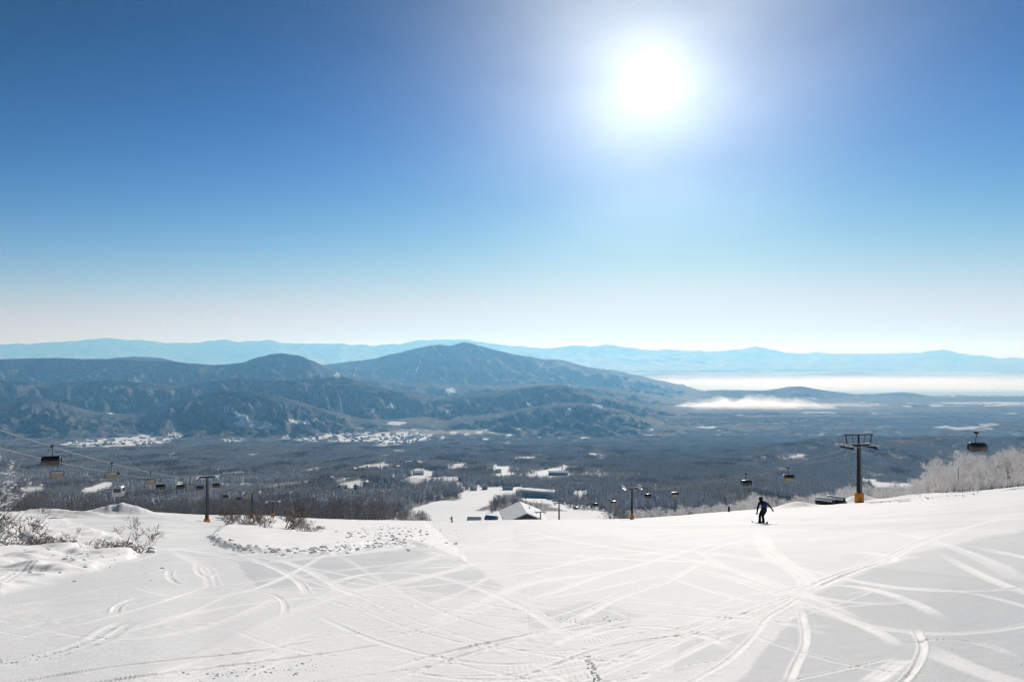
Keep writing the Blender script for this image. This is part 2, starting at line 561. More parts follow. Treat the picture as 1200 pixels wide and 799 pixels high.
# ------------------------------------------------------------------ mesh building
class MB:
    def __init__(self):
        self.v = []; self.f = []; self.m = []

    def add(self, verts, faces, mi=0):
        o = len(self.v)
        self.v.extend([tuple(p) for p in verts]); self.f.extend([tuple(i + o for i in f) for f in faces]); self.m.extend([mi] * len(faces))

    def box(self, c, s, rot=None, mi=0):
        x, y, z = s[0] / 2, s[1] / 2, s[2] / 2
        P = [Vector(p) for p in ((-x, -y, -z), (x, -y, -z), (x, y, -z), (-x, y, -z), (-x, -y, z), (x, -y, z), (x, y, z), (-x, y, z))]
        if rot is not None:
            P = [rot @ p for p in P]
        c = Vector(c)
        self.add([p + c for p in P], [(3, 2, 1, 0), (4, 5, 6, 7), (0, 1, 5, 4), (1, 2, 6, 5), (2, 3, 7, 6), (3, 0, 4, 7)], mi)

    def tube(self, pts, rad, n=8, cap=True, mi=0):
        pts = [Vector(p) for p in pts]
        if isinstance(rad, (int, float)):
            rad = [rad] * len(pts)
        rings = []; ref = None
        for i, p in enumerate(pts):
            t = (pts[min(i + 1, len(pts) - 1)] - pts[max(i - 1, 0)])
            t = t.normalized() if t.length > 1e-9 else Vector((0, 0, 1))
            if ref is None:
                ref = Vector((1, 0, 0)) if abs(t.x) < 0.8 else Vector((0, 1, 0))
            a = t.cross(ref).normalized(); b = t.cross(a)
            ref = a.cross(t)
            rings.append([p + (a * math.cos(2 * math.pi * k / n) + b * math.sin(2 * math.pi * k / n)) * rad[i] for k in range(n)])
        o = [q for r in rings for q in r]
        fs = []
        for i in range(len(pts) - 1):
            for k in range(n):
                k2 = (k + 1) % n
                fs.append((i * n + k, i * n + k2, (i + 1) * n + k2, (i + 1) * n + k))
        if cap:
            fs.append(tuple(range(n - 1, -1, -1))); fs.append(tuple((len(pts) - 1) * n + k for k in range(n)))
        self.add(o, fs, mi)

    def spike(self, p, q, r, n=3, mi=0):
        """a tapered twig: n-sided cone from p to q"""
        p = Vector(p); q = Vector(q); t = (q - p)
        if t.length < 1e-6:
            return
        t.normalize()
        ref = Vector((0, 0, 1)) if abs(t.z) < 0.9 else Vector((1, 0, 0))
        a = t.cross(ref).normalized(); b = t.cross(a)
        ph = random.random() * 6.28
        o = [p + (a * math.cos(ph + 2 * math.pi * k / n) + b * math.sin(ph + 2 * math.pi * k / n)) * r for k in range(n)] + [q]
        self.add(o, [(k, (k + 1) % n, n) for k in range(n)], mi)

    def cyl(self, p, q, r, n=12, r2=None, mi=0):
        self.tube([p, q], [r, r if r2 is None else r2], n, True, mi)

    def ball(self, c, r, seg=8, rings=5, mi=0, jit=0.0):
        c = Vector(c)
        if isinstance(r, (int, float)):
            r = (r, r, r)
        vs = [c + Vector((0, 0, -r[2]))]
        for i in range(1, rings):
            th = -math.pi / 2 + math.pi * i / rings
            for k in range(seg):
                ph = 2 * math.pi * k / seg
                j = 1 + random.uniform(-jit, jit)
                vs.append(c + Vector((r[0] * math.cos(th) * math.cos(ph) * j, r[1] * math.cos(th) * math.sin(ph) * j, r[2] * math.sin(th) * j)))
        vs.append(c + Vector((0, 0, r[2])))
        fs = []
        for k in range(seg):
            fs.append((0, 1 + (k + 1) % seg, 1 + k))
        for i in range(rings - 2):
            for k in range(seg):
                a = 1 + i * seg; k2 = (k + 1) % seg
                fs.append((a + k, a + k2, a + seg + k2, a + seg + k))
        a = 1 + (rings - 2) * seg; t = len(vs) - 1
        for k in range(seg):
            fs.append((a + k, a + (k + 1) % seg, t))
        self.add(vs, fs, mi)

    def mesh(self, name, mats, smooth=False):
        me = bpy.data.meshes.new(name)
        me.from_pydata(self.v, [], self.f)
        for m in (mats if isinstance(mats, (list, tuple)) else [mats]):
            me.materials.append(m)
        if any(self.m):
            me.polygons.foreach_set('material_index', self.m)
        if smooth:
            me.polygons.foreach_set('use_smooth', [True] * len(me.polygons))
        me.update()
        return me

    def build(self, name, mats, parent=None, smooth=False, loc=None):
        return link(name, self.mesh(name, mats, smooth), parent, loc)


def link(name, me, parent=None, loc=None, rot=None, scale=None):
    o = bpy.data.objects.new(name, me)
    COL.objects.link(o)
    if parent is not None:
        o.parent = parent
    if loc is not None:
        o.location = loc
    if rot is not None:
        o.rotation_euler = rot
    if scale is not None:
        o.scale = scale
    return o


def tag(o, label, cat, group=None):
    o['label'] = label; o['category'] = cat
    if group:
        o['group'] = group
    return o


def thing(name, label, cat, loc=(0, 0, 0), rotz=0.0, group=None):
    o = bpy.data.objects.new(name, None)
    o.empty_display_size = 0.3
    COL.objects.link(o)
    o.location = loc; o.rotation_euler = (0, 0, rotz)
    return tag(o, label, cat, group)


KIDS = {}


def copy_tree(o, parent=None):
    c = o.copy(); COL.objects.link(c)
    if parent is not None:
        c.parent = parent
    for ch in [k for k in bpy.data.objects if k.parent == o] if o.name not in KIDS else KIDS[o.name]:
        copy_tree(ch, c)
    return c


def remember(o):
    """note the children of a prototype so copies are quick"""
    KIDS[o.name] = list(o.children)
    for ch in o.children:
        remember(ch)


def grid_mesh(name, P, mat, attrs=None, smooth=True):
    """P: rows x cols x 3"""
    r, c, _ = P.shape
    me = bpy.data.meshes.new(name)
    me.vertices.add(r * c)
    me.vertices.foreach_set('co', P.reshape(-1).astype(np.float32))
    i = np.arange(r * c).reshape(r, c)
    q = np.stack([i[:-1, :-1], i[:-1, 1:], i[1:, 1:], i[1:, :-1]], -1).reshape(-1, 4)
    n = len(q)
    me.loops.add(n * 4); me.loops.foreach_set('vertex_index', q.reshape(-1).astype(np.int32))
    me.polygons.add(n); me.polygons.foreach_set('loop_start', (np.arange(n) * 4).astype(np.int32))
    try:
        me.polygons.foreach_set('loop_total', np.full(n, 4, dtype=np.int32))
    except Exception:
        pass
    if smooth:
        me.polygons.foreach_set('use_smooth', np.ones(n, dtype=bool))
    me.materials.append(mat)
    for k, v in (attrs or {}).items():
        a = me.attributes.new(k, 'FLOAT', 'POINT'); a.data.foreach_set('value', v.reshape(-1).astype(np.float32))
    me.update(calc_edges=True); me.validate()
    return me


def structure(name, me):
    o = link(name, me); o['kind'] = 'structure'
    return o


# ------------------------------------------------------------------ the ski slope
ISLAND = [(246, 629), (258, 638), (285, 647), (330, 651), (385, 648), (430, 641), (480, 635), (515, 645), (552, 661), (540, 650), (520, 632), (500, 612),
          (496, 604), (300, 600), (262, 618)]
ISLAND_EDGE = [(246, 629), (258, 638), (285, 647), (330, 651), (385, 648), (430, 641), (480, 635)]
WILD = [(-400, 740), (0, 695), (60, 681), (110, 668), (150, 656), (166, 645), (150, 632), (110, 622), (80, 612), (60, 600), (-400, 590)]
TRACKS = [  # points in the photograph, width in metres, depth, powder, roughness
    ([(886, 618), (893, 640), (910, 655), (935, 670), (950, 682), (945, 692)], .5, .035, 1, .3),
    ([(893, 622), (905, 645), (930, 665), (955, 683)], .35, .03, 1, .2),
    ([(945, 692), (975, 678), (1010, 665), (1045, 652), (1070, 640), (1120, 622), (1200, 600)], .55, .05, 1, .4),
    ([(955, 690), (1000, 670), (1040, 657)], .3, .04, 1, .2),
    ([(990, 646), (1020, 648), (1040, 652), (1046, 656), (1036, 661)], .35, .04, 1, .3),
    ([(950, 690), (925, 708), (900, 722), (888, 738), (876, 752), (850, 775), (815, 795), (790, 810)], .20, .04, 1, .3),
    ([(936, 705), (943, 735), (943, 755), (932, 780), (922, 806)], .18, .05, 1, .3),
    ([(800, 669), (850, 677), (900, 692), (950, 707), (1000, 727), (1035, 743), (1056, 758)], .22, .045, 1, .25),
    ([(815, 666), (870, 680), (930, 700), (990, 720)], .15, .03, 1, .25),
    ([(1070, 735), (1079, 748), (1081, 762), (1070, 785), (1050, 806)], .16, .05, 1, .2),
    ([(1060, 770), (1040, 785), (1015, 803)], .3, .015, 1, .2),
    ([(960, 688), (900, 703), (850, 720), (790, 736), (740, 742), (680, 762), (600, 792)], .22, .035, 1, .4),
    ([(950, 690), (880, 715), (800, 742), (760, 748)], .2, .03, 1, .4),
    ([(905, 710), (840, 725), (800, 737), (770, 741)], .2, .03, 1, .4),
    ([(330, 752), (400, 742), (500, 727), (565, 705), (600, 690), (640, 680), (720, 668), (800, 648), (860, 625)], .45, .05, .9, .5),
    ([(400, 755), (500, 735), (590, 706), (640, 696), (700, 676), (780, 652), (850, 632)], .3, .05, .9, .5),
    ([(380, 806), (480, 775), (560, 755), (640, 738), (680, 722), (700, 712), (730, 698), (780, 682), (820, 660), (860, 636)], .32, .05, 1, .4),
    ([(430, 806), (540, 768), (620, 745), (690, 730), (760, 722)], .25, .045, .8, .6),
    ([(580, 806), (650, 778), (700, 760), (760, 748), (860, 735)], .18, .045, .8, .5),
    ([(705, 785), (730, 768), (770, 752), (830, 738)], .2, .03, 1, .3),
    ([(735, 800), (770, 782), (830, 752), (880, 735)], .22, .02, 1, .3),
    ([(560, 712), (640, 700), (700, 690), (800, 668)], .3, .03, .8, .4),
    ([(480, 668), (540, 664), (556, 661), (520, 672), (440, 690)], .35, .03, 1, .2),
    ([(-20, 726), (60, 711), (140, 700), (210, 691)], .55, .05, .2, .6),
    ([(134, 719), (138, 710), (155, 702), (180, 697)], .3, .05, .2, .4),
    ([(-20, 786), (60, 767), (110, 750), (140, 733), (160, 728)], .7, .05, .1, 1.6),
    ([(-20, 745), (100, 718), (200, 700), (280, 690), (350, 690)], .2, .04, .4, .3),
    ([(-20, 756), (130, 722), (230, 692), (250, 683)], .2, .04, .4, .3),
    ([(333, 722), (334, 708), (322, 697), (290, 690), (258, 687)], .25, .04, .4, .3),
    ([(290, 656), (330, 671), (352, 684), (360, 697)], .3, .04, .9, .3),
    ([(320, 655), (365, 672), (400, 690), (430, 702)], .35, .03, .9, .3),
    ([(-20, 806), (130, 781), (300, 762), (420, 740)], .3, .045, .4, .5),
    ([(60, 806), (220, 785), (380, 765), (470, 750)], .3, .045, .5, .8),
    ([(200, 668), (198, 676), (206, 683), (222, 685)], .3, .05, .6, .3),
    ([(230, 662), (232, 672), (245, 678), (262, 672)], .25, .04, .8, .3),
    ([(180, 640), (260, 652), (300, 662)], .5, .05, .6, .3),
    ([(200, 645), (240, 668), (250, 690)], .4, .03, .8, .3),
]
r2 = random.Random(21)
for _ in range(75):                         # fainter older runs crossing the slope
    x0 = r2.uniform(200, 1150); y0 = 620 + 150 * r2.random() ** 1.3; a = r2.choice([-1, 1]); L = r2.uniform(140, 460)
    cvt = r2.uniform(-.28, .28); sl = r2.uniform(.12, .5)
    TRACKS.append(([(x0 + a * L * t, y0 + sl * L * t * .5 - cvt * L * t * (1 - t) * 2) for t in (0, .2, .4, .6, .8, 1)], r2.uniform(.08, .34), r2.uniform(.012, .035),
                   r2.uniform(.45, .95), .3))
PACKED_SHADE = [([(262, 648), (330, 655), (420, 646), (490, 640), (520, 652), (556, 664), (592, 690), (500, 702), (440, 690), (360, 690), (300, 690), (285, 672)], 1.0),  # packed snow, and shade on slopes facing off the sun, both as colour
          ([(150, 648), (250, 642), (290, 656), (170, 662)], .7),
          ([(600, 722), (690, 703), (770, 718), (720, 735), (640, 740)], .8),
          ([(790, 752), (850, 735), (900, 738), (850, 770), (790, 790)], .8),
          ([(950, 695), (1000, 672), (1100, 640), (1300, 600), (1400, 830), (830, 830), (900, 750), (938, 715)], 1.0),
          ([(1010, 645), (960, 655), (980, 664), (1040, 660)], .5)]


def dense_line(pts, n=14):
    """Catmull-Rom through the points"""
    p = [np.array(q, float) for q in pts]; p = [2 * p[0] - p[1]] + p + [2 * p[-1] - p[-2]]
    out = []
    for i in range(1, len(p) - 2):
        for t in np.linspace(0, 1, n, endpoint=False):
            a, b, c, d = p[i - 1:i + 3]
            out.append(.5 * ((2 * b) + (-a + c) * t + (2 * a - 5 * b + 4 * c - d) * t * t + (-a + 3 * b - 3 * c + d) * t ** 3))
    out.append(p[-2])
    return np.array(out)


def slope_rows():
    d = 2.0; rows = [d]
    while d < 470:
        d += max(0.022, min(0.00046 * d * d, 0.0115 * d)); rows.append(d)
    return np.array(rows)


MOUNDS = [  # px, distance, half width across, half depth, height, steepness of the near face
    (150, 235, 8.5, 6, 2.7), (128, 232, 9, 6, 1.3), (75, 190, 9, 3, 1.5), (104, 160, 5, 2.4, 1.3), (60, 215, 9, 4, 1.5), (84, 120, 6, 2.2, .8), (120, 128, 4, 2, .8), (200, 200, 8, 5, 1.0), (175, 90, 7, 3, .5),
    (931, 128, 3.4, 2.6, 1.0), (1003, 133, 3.0, 2.4, 1.2), (1060, 126, 5, 2, .35)]


def relief(u, d, X, px, py):
    """snow relief on the slope: (height, pack, cord)"""
    h = np.zeros_like(d)
    far = sstep(60, 160, d)
    h += fbm(X / 14, d / 22, 3, 3) * 0.16 * sstep(3, 25, d)
    h += fbm(X / 60, d / 90, 2, 9) * 0.7 * sstep(40, 150, d)
    wild = soft_poly(px + fbm(X * .8, d * .3, 3, 4) * 10, py + fbm(X * .8, d * .3, 3, 8) * 5, WILD, 4)
    isl = soft_poly(px + fbm(X * .9, d * .25, 3, 14) * 9, py + fbm(X * .9, d * .25, 3, 18) * 3, ISLAND, 2.2)
    rough_isl = isl * sstep(405, 450, px) * (1 - sstep(540, 560, px)) * sstep(606, 611, py)
    ed = poly_dist(px, py, ISLAND_EDGE, closed=False)
    rough_edge = np.exp(-(ed / 4.5) ** 2)
    groom = (1 - wild) * (1 - isl) * (1 - far)
    # lumps of ungroomed snow on the left, debris along the island
    lump = np.maximum(fbm(X / 1.3, d / 1.5, 3, 23), -0.05)
    h += wild * (0.10 + 0.34 * lump * sstep(0.05, 0.5, fbm(X / 5, d / 6, 2, 29) + 0.25) + 0.10 * fbm(X / 4, d / 5, 2, 31))
    h += isl * (1 - .85 * sstep(470, 535, px)) * (0.15 * (1 - sstep(100, 200, d)) + 0.10 * fbm(X / 3, d / 5, 3, 37))
    ch = np.maximum(perlin(X / .42, d / .55, 41), 0) + .6 * np.maximum(perlin(X / .22, d / .3, 43), 0)
    h += rough_edge * ch * 0.20 * (0.5 + fbm(X / 2, d / 2, 2, 44))
    ch2 = np.maximum(perlin(X / 1.1, d / 2.4, 47), -.1)
    h += rough_isl * (1 - .6 * sstep(480, 535, px)) * ch2 * 0.16 * sstep(50, 90, d)
    # grooming passes run down the slope, each a little higher or lower than the next
    r3 = np.random.default_rng(5)
    edges = np.cumsum(r3.uniform(2.2, 4.2, 90)) - 130
    lev = r3.uniform(-.022, .022, 91); tone = r3.uniform(-.35, .35, 91)
    wob = X + fbm(X / 9, d / 14, 2, 51) * .5 + 0.10 * d * sstep(-3, -9, X) * 0
    k = np.searchsorted(edges, wob)
    band = lev[k]; bt = tone[k]
    dist_edge = np.minimum(np.abs(wob - edges[np.clip(k, 0, 89)]), np.abs(wob - edges[np.clip(k - 1, 0, 89)]))
    h += groom * (band * .3 + 0.004 * np.exp(-(dist_edge / .10) ** 2))
    pack_shade = np.full_like(d, 0.30) + bt * .35 * groom
    for poly, w in PACKED_SHADE:
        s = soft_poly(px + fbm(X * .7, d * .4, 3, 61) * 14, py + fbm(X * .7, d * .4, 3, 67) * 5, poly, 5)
        pack_shade = np.maximum(pack_shade, s * w * (0.75 + bt * .6))
    pack_shade *= (1 - np.maximum(wild, isl))
    cord = groom * sstep(0.05, .3, fbm(X / 3.0, d / 5, 2, 71) + .3)
    # churned snow, as little broken plates
    churn = sstep(.18, .42, fbm(X / 2.1, d / 3.0, 3, 83)) * groom * (1 - sstep(25, 50, d)) * (px < 860)
    h += churn * 0.010 * np.maximum(perlin(X / .13, d / .2, 85), -.2)
    cord *= (1 - churn)
    # ski tracks
    for pts, w, dep, powder, rg in TRACKS:
        pl = dense_line(pts)
        g = [ground_px(a, min(b, 830)) for a, b in pl]
        P = np.array([(p.x, p.y) for p in g])
        x0, x1 = P[:, 0].min() - 2 * w, P[:, 0].max() + 2 * w; y0, y1 = P[:, 1].min() - 2 * w, P[:, 1].max() + 2 * w
        sel = np.nonzero((X > x0) & (X < x1) & (d > y0) & (d < y1))
        if len(sel[0]) == 0:
            continue
        xs, ys = X[sel], d[sel]
        # widen with distance so a far track still has a trace in the mesh
        best = np.full(xs.shape, 1e9); side = np.zeros(xs.shape); along = np.zeros(xs.shape)
        for i in range(len(P) - 1):
            ax, ay = P[i]; bx, by = P[i + 1]; dx, dy = bx - ax, by - ay; L2 = dx * dx + dy * dy + 1e-9
            t = np.clip(((xs - ax) * dx + (ys - ay) * dy) / L2, 0, 1)
            ex, ey = xs - ax - t * dx, ys - ay - t * dy
            q = ex * ex + ey * ey
            nearer = q < best
            along = np.where(nearer, (i + t) / (len(P) - 1), along); best = np.where(nearer, q, best); side = np.where(nearer, np.sign(dx * ey - dy * ex), side)
        w = w * (.20 + .30 * float(sstep(9, 26, np.median(P[:, 1]))))
        q = np.sqrt(best) * side / w * (1 + .14 * fbm(xs / .9, ys / 1.4, 2, 91))
        aq = np.abs(q)
        if w > .095:                          # two skis side by side
            groove = (1 - sstep(.22, .36, np.abs(aq - .52)))
        else:
            groove = (1 - sstep(.5, .8, aq))
        prof = -groove + .8 * np.exp(-((q - 1.12) / .22) ** 2) + .5 * np.exp(-((q + 1.12) / .20) ** 2) + .25 * np.exp(-(aq / .18) ** 2)
        fade = sstep(0, .16, along) * (1 - sstep(.80, 1, along)) * (.65 + .7 * np.clip(fbm(along * 6 + w * 40, along * 0 + dep * 90, 2, 93) + .5, 0, 1))
        grain = 1 + rg * .35 * perlin(xs / .10, ys / .14, 97)
        h[sel] += dep * (.16 + .05 * (w < .08)) * prof * grain * fade
        near = (1 - sstep(.9, 1.9, aq)) * np.minimum(fade, 1)
        pack_shade[sel] = pack_shade[sel] * (1 - near * powder)
        cord[sel] *= (1 - np.exp(-(aq / 1.2) ** 4))
    for mx, md, wx, wd, hh in MOUNDS:
        mu = (mx - CX) / F; cxm = mu * md
        e = ((X - cxm) / wx) ** 2 + (np.where(d < md, (d - md) / (wd * .75), (d - md) / (wd * 1.6))) ** 2
        h += hh * np.exp(-np.power(e, 1.15)) * (1 + .25 * fbm(X / 2.5, d / 2.5, 2, 99))
        cord *= (1 - np.exp(-e))
    cord *= (1 - sstep(9, 18, d)) * soft_poly(px, py, [(540, 730), (620, 715), (720, 735), (700, 830), (430, 830), (470, 760)], 12)
    return h, np.clip(pack_shade, 0, 1), np.clip(cord, 0, 1)


rows = slope_rows()
cols = np.concatenate([np.linspace(-1.5, -.80, 36, endpoint=False), np.linspace(-.80, .80, 800), np.linspace(.80, 1.5, 37)[1:]])
U, D = np.meshgrid(cols, rows)
ZB = land(U, D)
XB = U * D
PX, PY = proj(XB, D, ZB)
H, PACK_SHADE, CORD = relief(U, D, XB, PX, PY)
slope_me = grid_mesh('ski_slope', np.stack([XB, D, ZB + H], -1), M['piste'], {'pack_shade': PACK_SHADE, 'cord': CORD})
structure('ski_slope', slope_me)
_relief_rows, _relief_cols, _relief_H = rows, cols, H


def snow_z(X, Y):
    """height of the finished snow surface at a point of the slope"""
    u = X / Y
    i = int(np.clip(np.searchsorted(_relief_rows, Y) - 1, 0, len(_relief_rows) - 2)); j = int(np.clip(np.searchsorted(_relief_cols, u) - 1, 0, len(_relief_cols) - 2))
    a = (Y - _relief_rows[i]) / (_relief_rows[i + 1] - _relief_rows[i]); b = (u - _relief_cols[j]) / (_relief_cols[j + 1] - _relief_cols[j])
    hh = _relief_H
    h = (hh[i, j] * (1 - b) + hh[i, j + 1] * b) * (1 - a) + (hh[i + 1, j] * (1 - b) + hh[i + 1, j + 1] * b) * a
    return float(land(u, Y)) + float(h)


def on_snow(px, py=None, d=None):
    if d is None:
        p = ground_px(px, py)
    else:
        p = ground_at(px, d)
    return Vector((p.x, p.y, snow_z(p.x, p.y)))


# clods of broken snow along the debris lines and at the edge of a groomed pass
cl = MB(); rc = random.Random(4)


def clods(n, pick, r0, r1):
    for _ in range(n):
        px_, py_ = pick()
        g0 = ground_px(px_, py_)
        if g0.y > 150:
            continue
        z_ = snow_z(g0.x, g0.y); r = r0 * .7 + (r1 * 1.15 - r0 * .7) * rc.random() ** 2.6
        random.seed(rc.random())
        cl.ball((g0.x, g0.y, z_ + r * .08), (r * rc.uniform(.8, 1.5), r * rc.uniform(.7, 1.3), r * rc.uniform(.5, .9)), 6, 4, 0, .3)


def along(line, spread):
    i = rc.randrange(len(line) - 1); t = rc.random(); a, b = line[i], line[i + 1]
    return a[0] + (b[0] - a[0]) * t + rc.gauss(0, spread), a[1] + (b[1] - a[1]) * t + rc.gauss(0, spread * .35)


clods(420, lambda: along(ISLAND_EDGE, 3.2), .025, .085)
clods(260, lambda: (460 + rc.gauss(0, 28) + rc.uniform(-12, 12), 626 + rc.gauss(0, 8)), .03, .11)
clods(110, lambda: along([(688, 766), (694, 780), (700, 800)], 3.0), .004, .013)
clods(90, lambda: along([(640, 722), (700, 728), (745, 722)], 6), .004, .011)
clods(140, lambda: along([(230, 790), (300, 785), (372, 778)], 12), .003, .011)
clods(160, lambda: along([(-10, 778), (60, 766), (110, 750), (150, 731)], 5), .003, .010)
clods(140, lambda: (75 + rc.gauss(0, 45), 660 + rc.gauss(0, 10)), .012, .040)
clods(130, lambda: (rc.uniform(0, 1200), rc.uniform(660, 798)), .002, .0055)
clods(70, lambda: along([(1040, 588), (1090, 583), (1150, 577)], 3), .06, .16)
random.seed(11)
o = cl.build('snow_clods', M['clod'], None, True); o['kind'] = 'stuff'

# the snow behind and beside the camera
bx = np.linspace(-60, 60, 61); by = np.concatenate([np.linspace(-60, 0, 31), [1.0, 1.6, 1.99]])
BX, BY = np.meshgrid(bx, by)
ub = np.clip(BX / 2.0, -1.5, 1.5)
BZ = -EYE - 0.225 * BY + 0.022 * np.clip(BX, -40, 40) - 0.02 * (1 - sstep(0.5, 2, np.abs(BX)))
structure('snow_field', grid_mesh('snow_field', np.stack([BX, BY, BZ - .03], -1), M['piste'], {'pack_shade': BX * 0 + .3, 'cord': BX * 0}))

# ------------------------------------------------------------------ the valley floor
CLEAR = [
    ([(440, 612), (478, 603), (500, 590), (520, 586), (538, 585), (541, 575), (560, 572), (600, 570), (616, 570), (612, 577), (580, 580), (573, 590), (566, 597), (553, 601), (548, 612)], 1),
    ([(548, 612), (556, 602), (575, 598), (592, 606), (640, 606), (646, 612)], 1),
    ([(560, 603), (640, 612), (700, 612), (700, 604), (660, 603), (600, 598)], 1),
    ([(614, 578), (640, 581), (655, 590), (690, 598), (725, 605), (715, 607), (680, 603), (640, 591), (612, 586)], 1),
    ([(572, 545), (590, 543), (606, 548), (602, 556), (585, 558), (574, 552)], 1),
    ([(613, 550), (632, 552), (655, 547), (668, 542), (672, 556), (640, 560), (616, 556)], 1),
    ([(1005, 560), (1040, 563), (1062, 567), (1092, 559), (1100, 565), (1075, 573), (1020, 572)], 1),
    ([(92, 574), (118, 566), (130, 564), (134, 569), (104, 578)], 1),
    ([(22, 572), (52, 569), (56, 574), (25, 577)], .8),
    ([(205, 566), (216, 564), (218, 568), (206, 570)], 1),
    ([(430, 545), (452, 540), (462, 546), (445, 551)], .8),
    ([(470, 553), (500, 549), (512, 556), (480, 560)], .8),
    ([(395, 567), (420, 562), (432, 568), (410, 573)], .8),
    ([(520, 545), (545, 541), (550, 547), (528, 550)], .7),
    ([(660, 578), (680, 574), (700, 576), (680, 581)], .6),
    ([(860, 547), (900, 545), (905, 548), (870, 550)], .3),
    ([(465, 560), (540, 556), (545, 562), (480, 566)], .5),
]
VILLAGE = [[(60, 520), (100, 515), (150, 511), (205, 507), (222, 509), (200, 516), (190, 521), (130, 523), (75, 523)],
           [(255, 515), (285, 511), (287, 516), (262, 518)],
           [(325, 512), (350, 508), (400, 506), (440, 507), (500, 509), (505, 514), (470, 520), (435, 521), (440, 516), (400, 518), (350, 516)]]


def clearing(px, py, X, Y):
    """1 where open snow lies, 0 where woods stand"""
    jx = px + fbm(X / 45, Y / 70, 4, 101) * 14; jy = py + fbm(X / 45, Y / 70, 4, 103) * 4.0
    c = np.zeros(np.shape(px))
    for poly, w in CLEAR:
        c = np.maximum(c, w * soft_poly(jx, jy, poly, 1.2))
    for poly in VILLAGE:
        s = soft_poly(jx, jy, poly, 1.5)
        c = np.maximum(c, s * sstep(-.38, -.2, fbm(X / 90, Y / 220, 3, 107)))
    # small gaps in the woods
    g = sstep(.20, .31, fbm(X / 70, Y / 190, 3, 109)) * sstep(560, 900, Y) * (px < 740) * (px > 250)
    g2 = sstep(.31, .41, fbm(X / 90, Y / 260, 3, 113)) * sstep(800, 1500, Y)
    return np.maximum(c, np.maximum(g * .9, g2 * .9))


vr = np.concatenate([np.geomspace(150, 4600, 300), np.geomspace(4700, 16000, 40)])
vc = np.concatenate([np.linspace(-1.6, -.82, 30, endpoint=False), np.linspace(-.82, .82, 560), np.linspace(.82, 1.6, 31)[1:]])
U, D = np.meshgrid(vc, vr)
ZV = land(U, D) - 3.0 * (1 - sstep(380, 470, D)) - 0.3
XV = U * D
PXv, PYv = proj(XV, D, ZV)
CLR = clearing(PXv, PYv, XV, D)
structure('valley_floor', grid_mesh('valley_floor', np.stack([XV, D, ZV], -1), M['valley'], {'forest': (1 - CLR) * (1 - ((D < 640) & (PXv > 465) & (PXv < 745)) * 1.0)}))

# ------------------------------------------------------------------ hills and mountains
FIELDS = [(300, 497, 22, 5), (268, 480, 5, 3), (283, 488, 8, 3), (315, 500, 14, 3), (352, 494, 15, 2), (527, 459, 8, 4), (460, 475, 6, 3), (465, 495, 10, 3), (395, 440, 3, 4),
          (435, 480, 4, 2), (665, 482, 5, 4), (700, 476, 7, 3), (620, 473, 4, 2), (826, 499, 12, 3), (764, 507, 5, 5), (757, 512, 4, 3), (920, 490, 36, 2), (1130, 470, 40, 3), (1180, 473, 30, 4),
          (1140, 491, 14, 3), (1160, 498, 12, 2), (1100, 480, 20, 2), (905, 515, 20, 1.5), (845, 525, 20, 1.5), (978, 477, 8, 2), (1010, 470, 10, 1.5), (1190, 480, 20, 2), (372, 465, 6, 1.5)]
RUNS = [([(498, 410), (492, 425), (486, 440)], 1.6), ([(507, 406), (520, 418), (532, 428)], 1.8), ([(558, 404), (570, 416), (582, 430)], 1.6), ([(420, 427), (414, 440)], 1.8),
        ([(600, 416), (615, 430)], 1.3), ([(480, 432), (470, 450)], 1.2), ([(640, 421), (628, 436)], 1.4), ([(655, 440), (668, 452)], 1.3), ([(265, 477), (300, 496)], 2.5), ([(340, 500), (372, 490)], 1.6)]


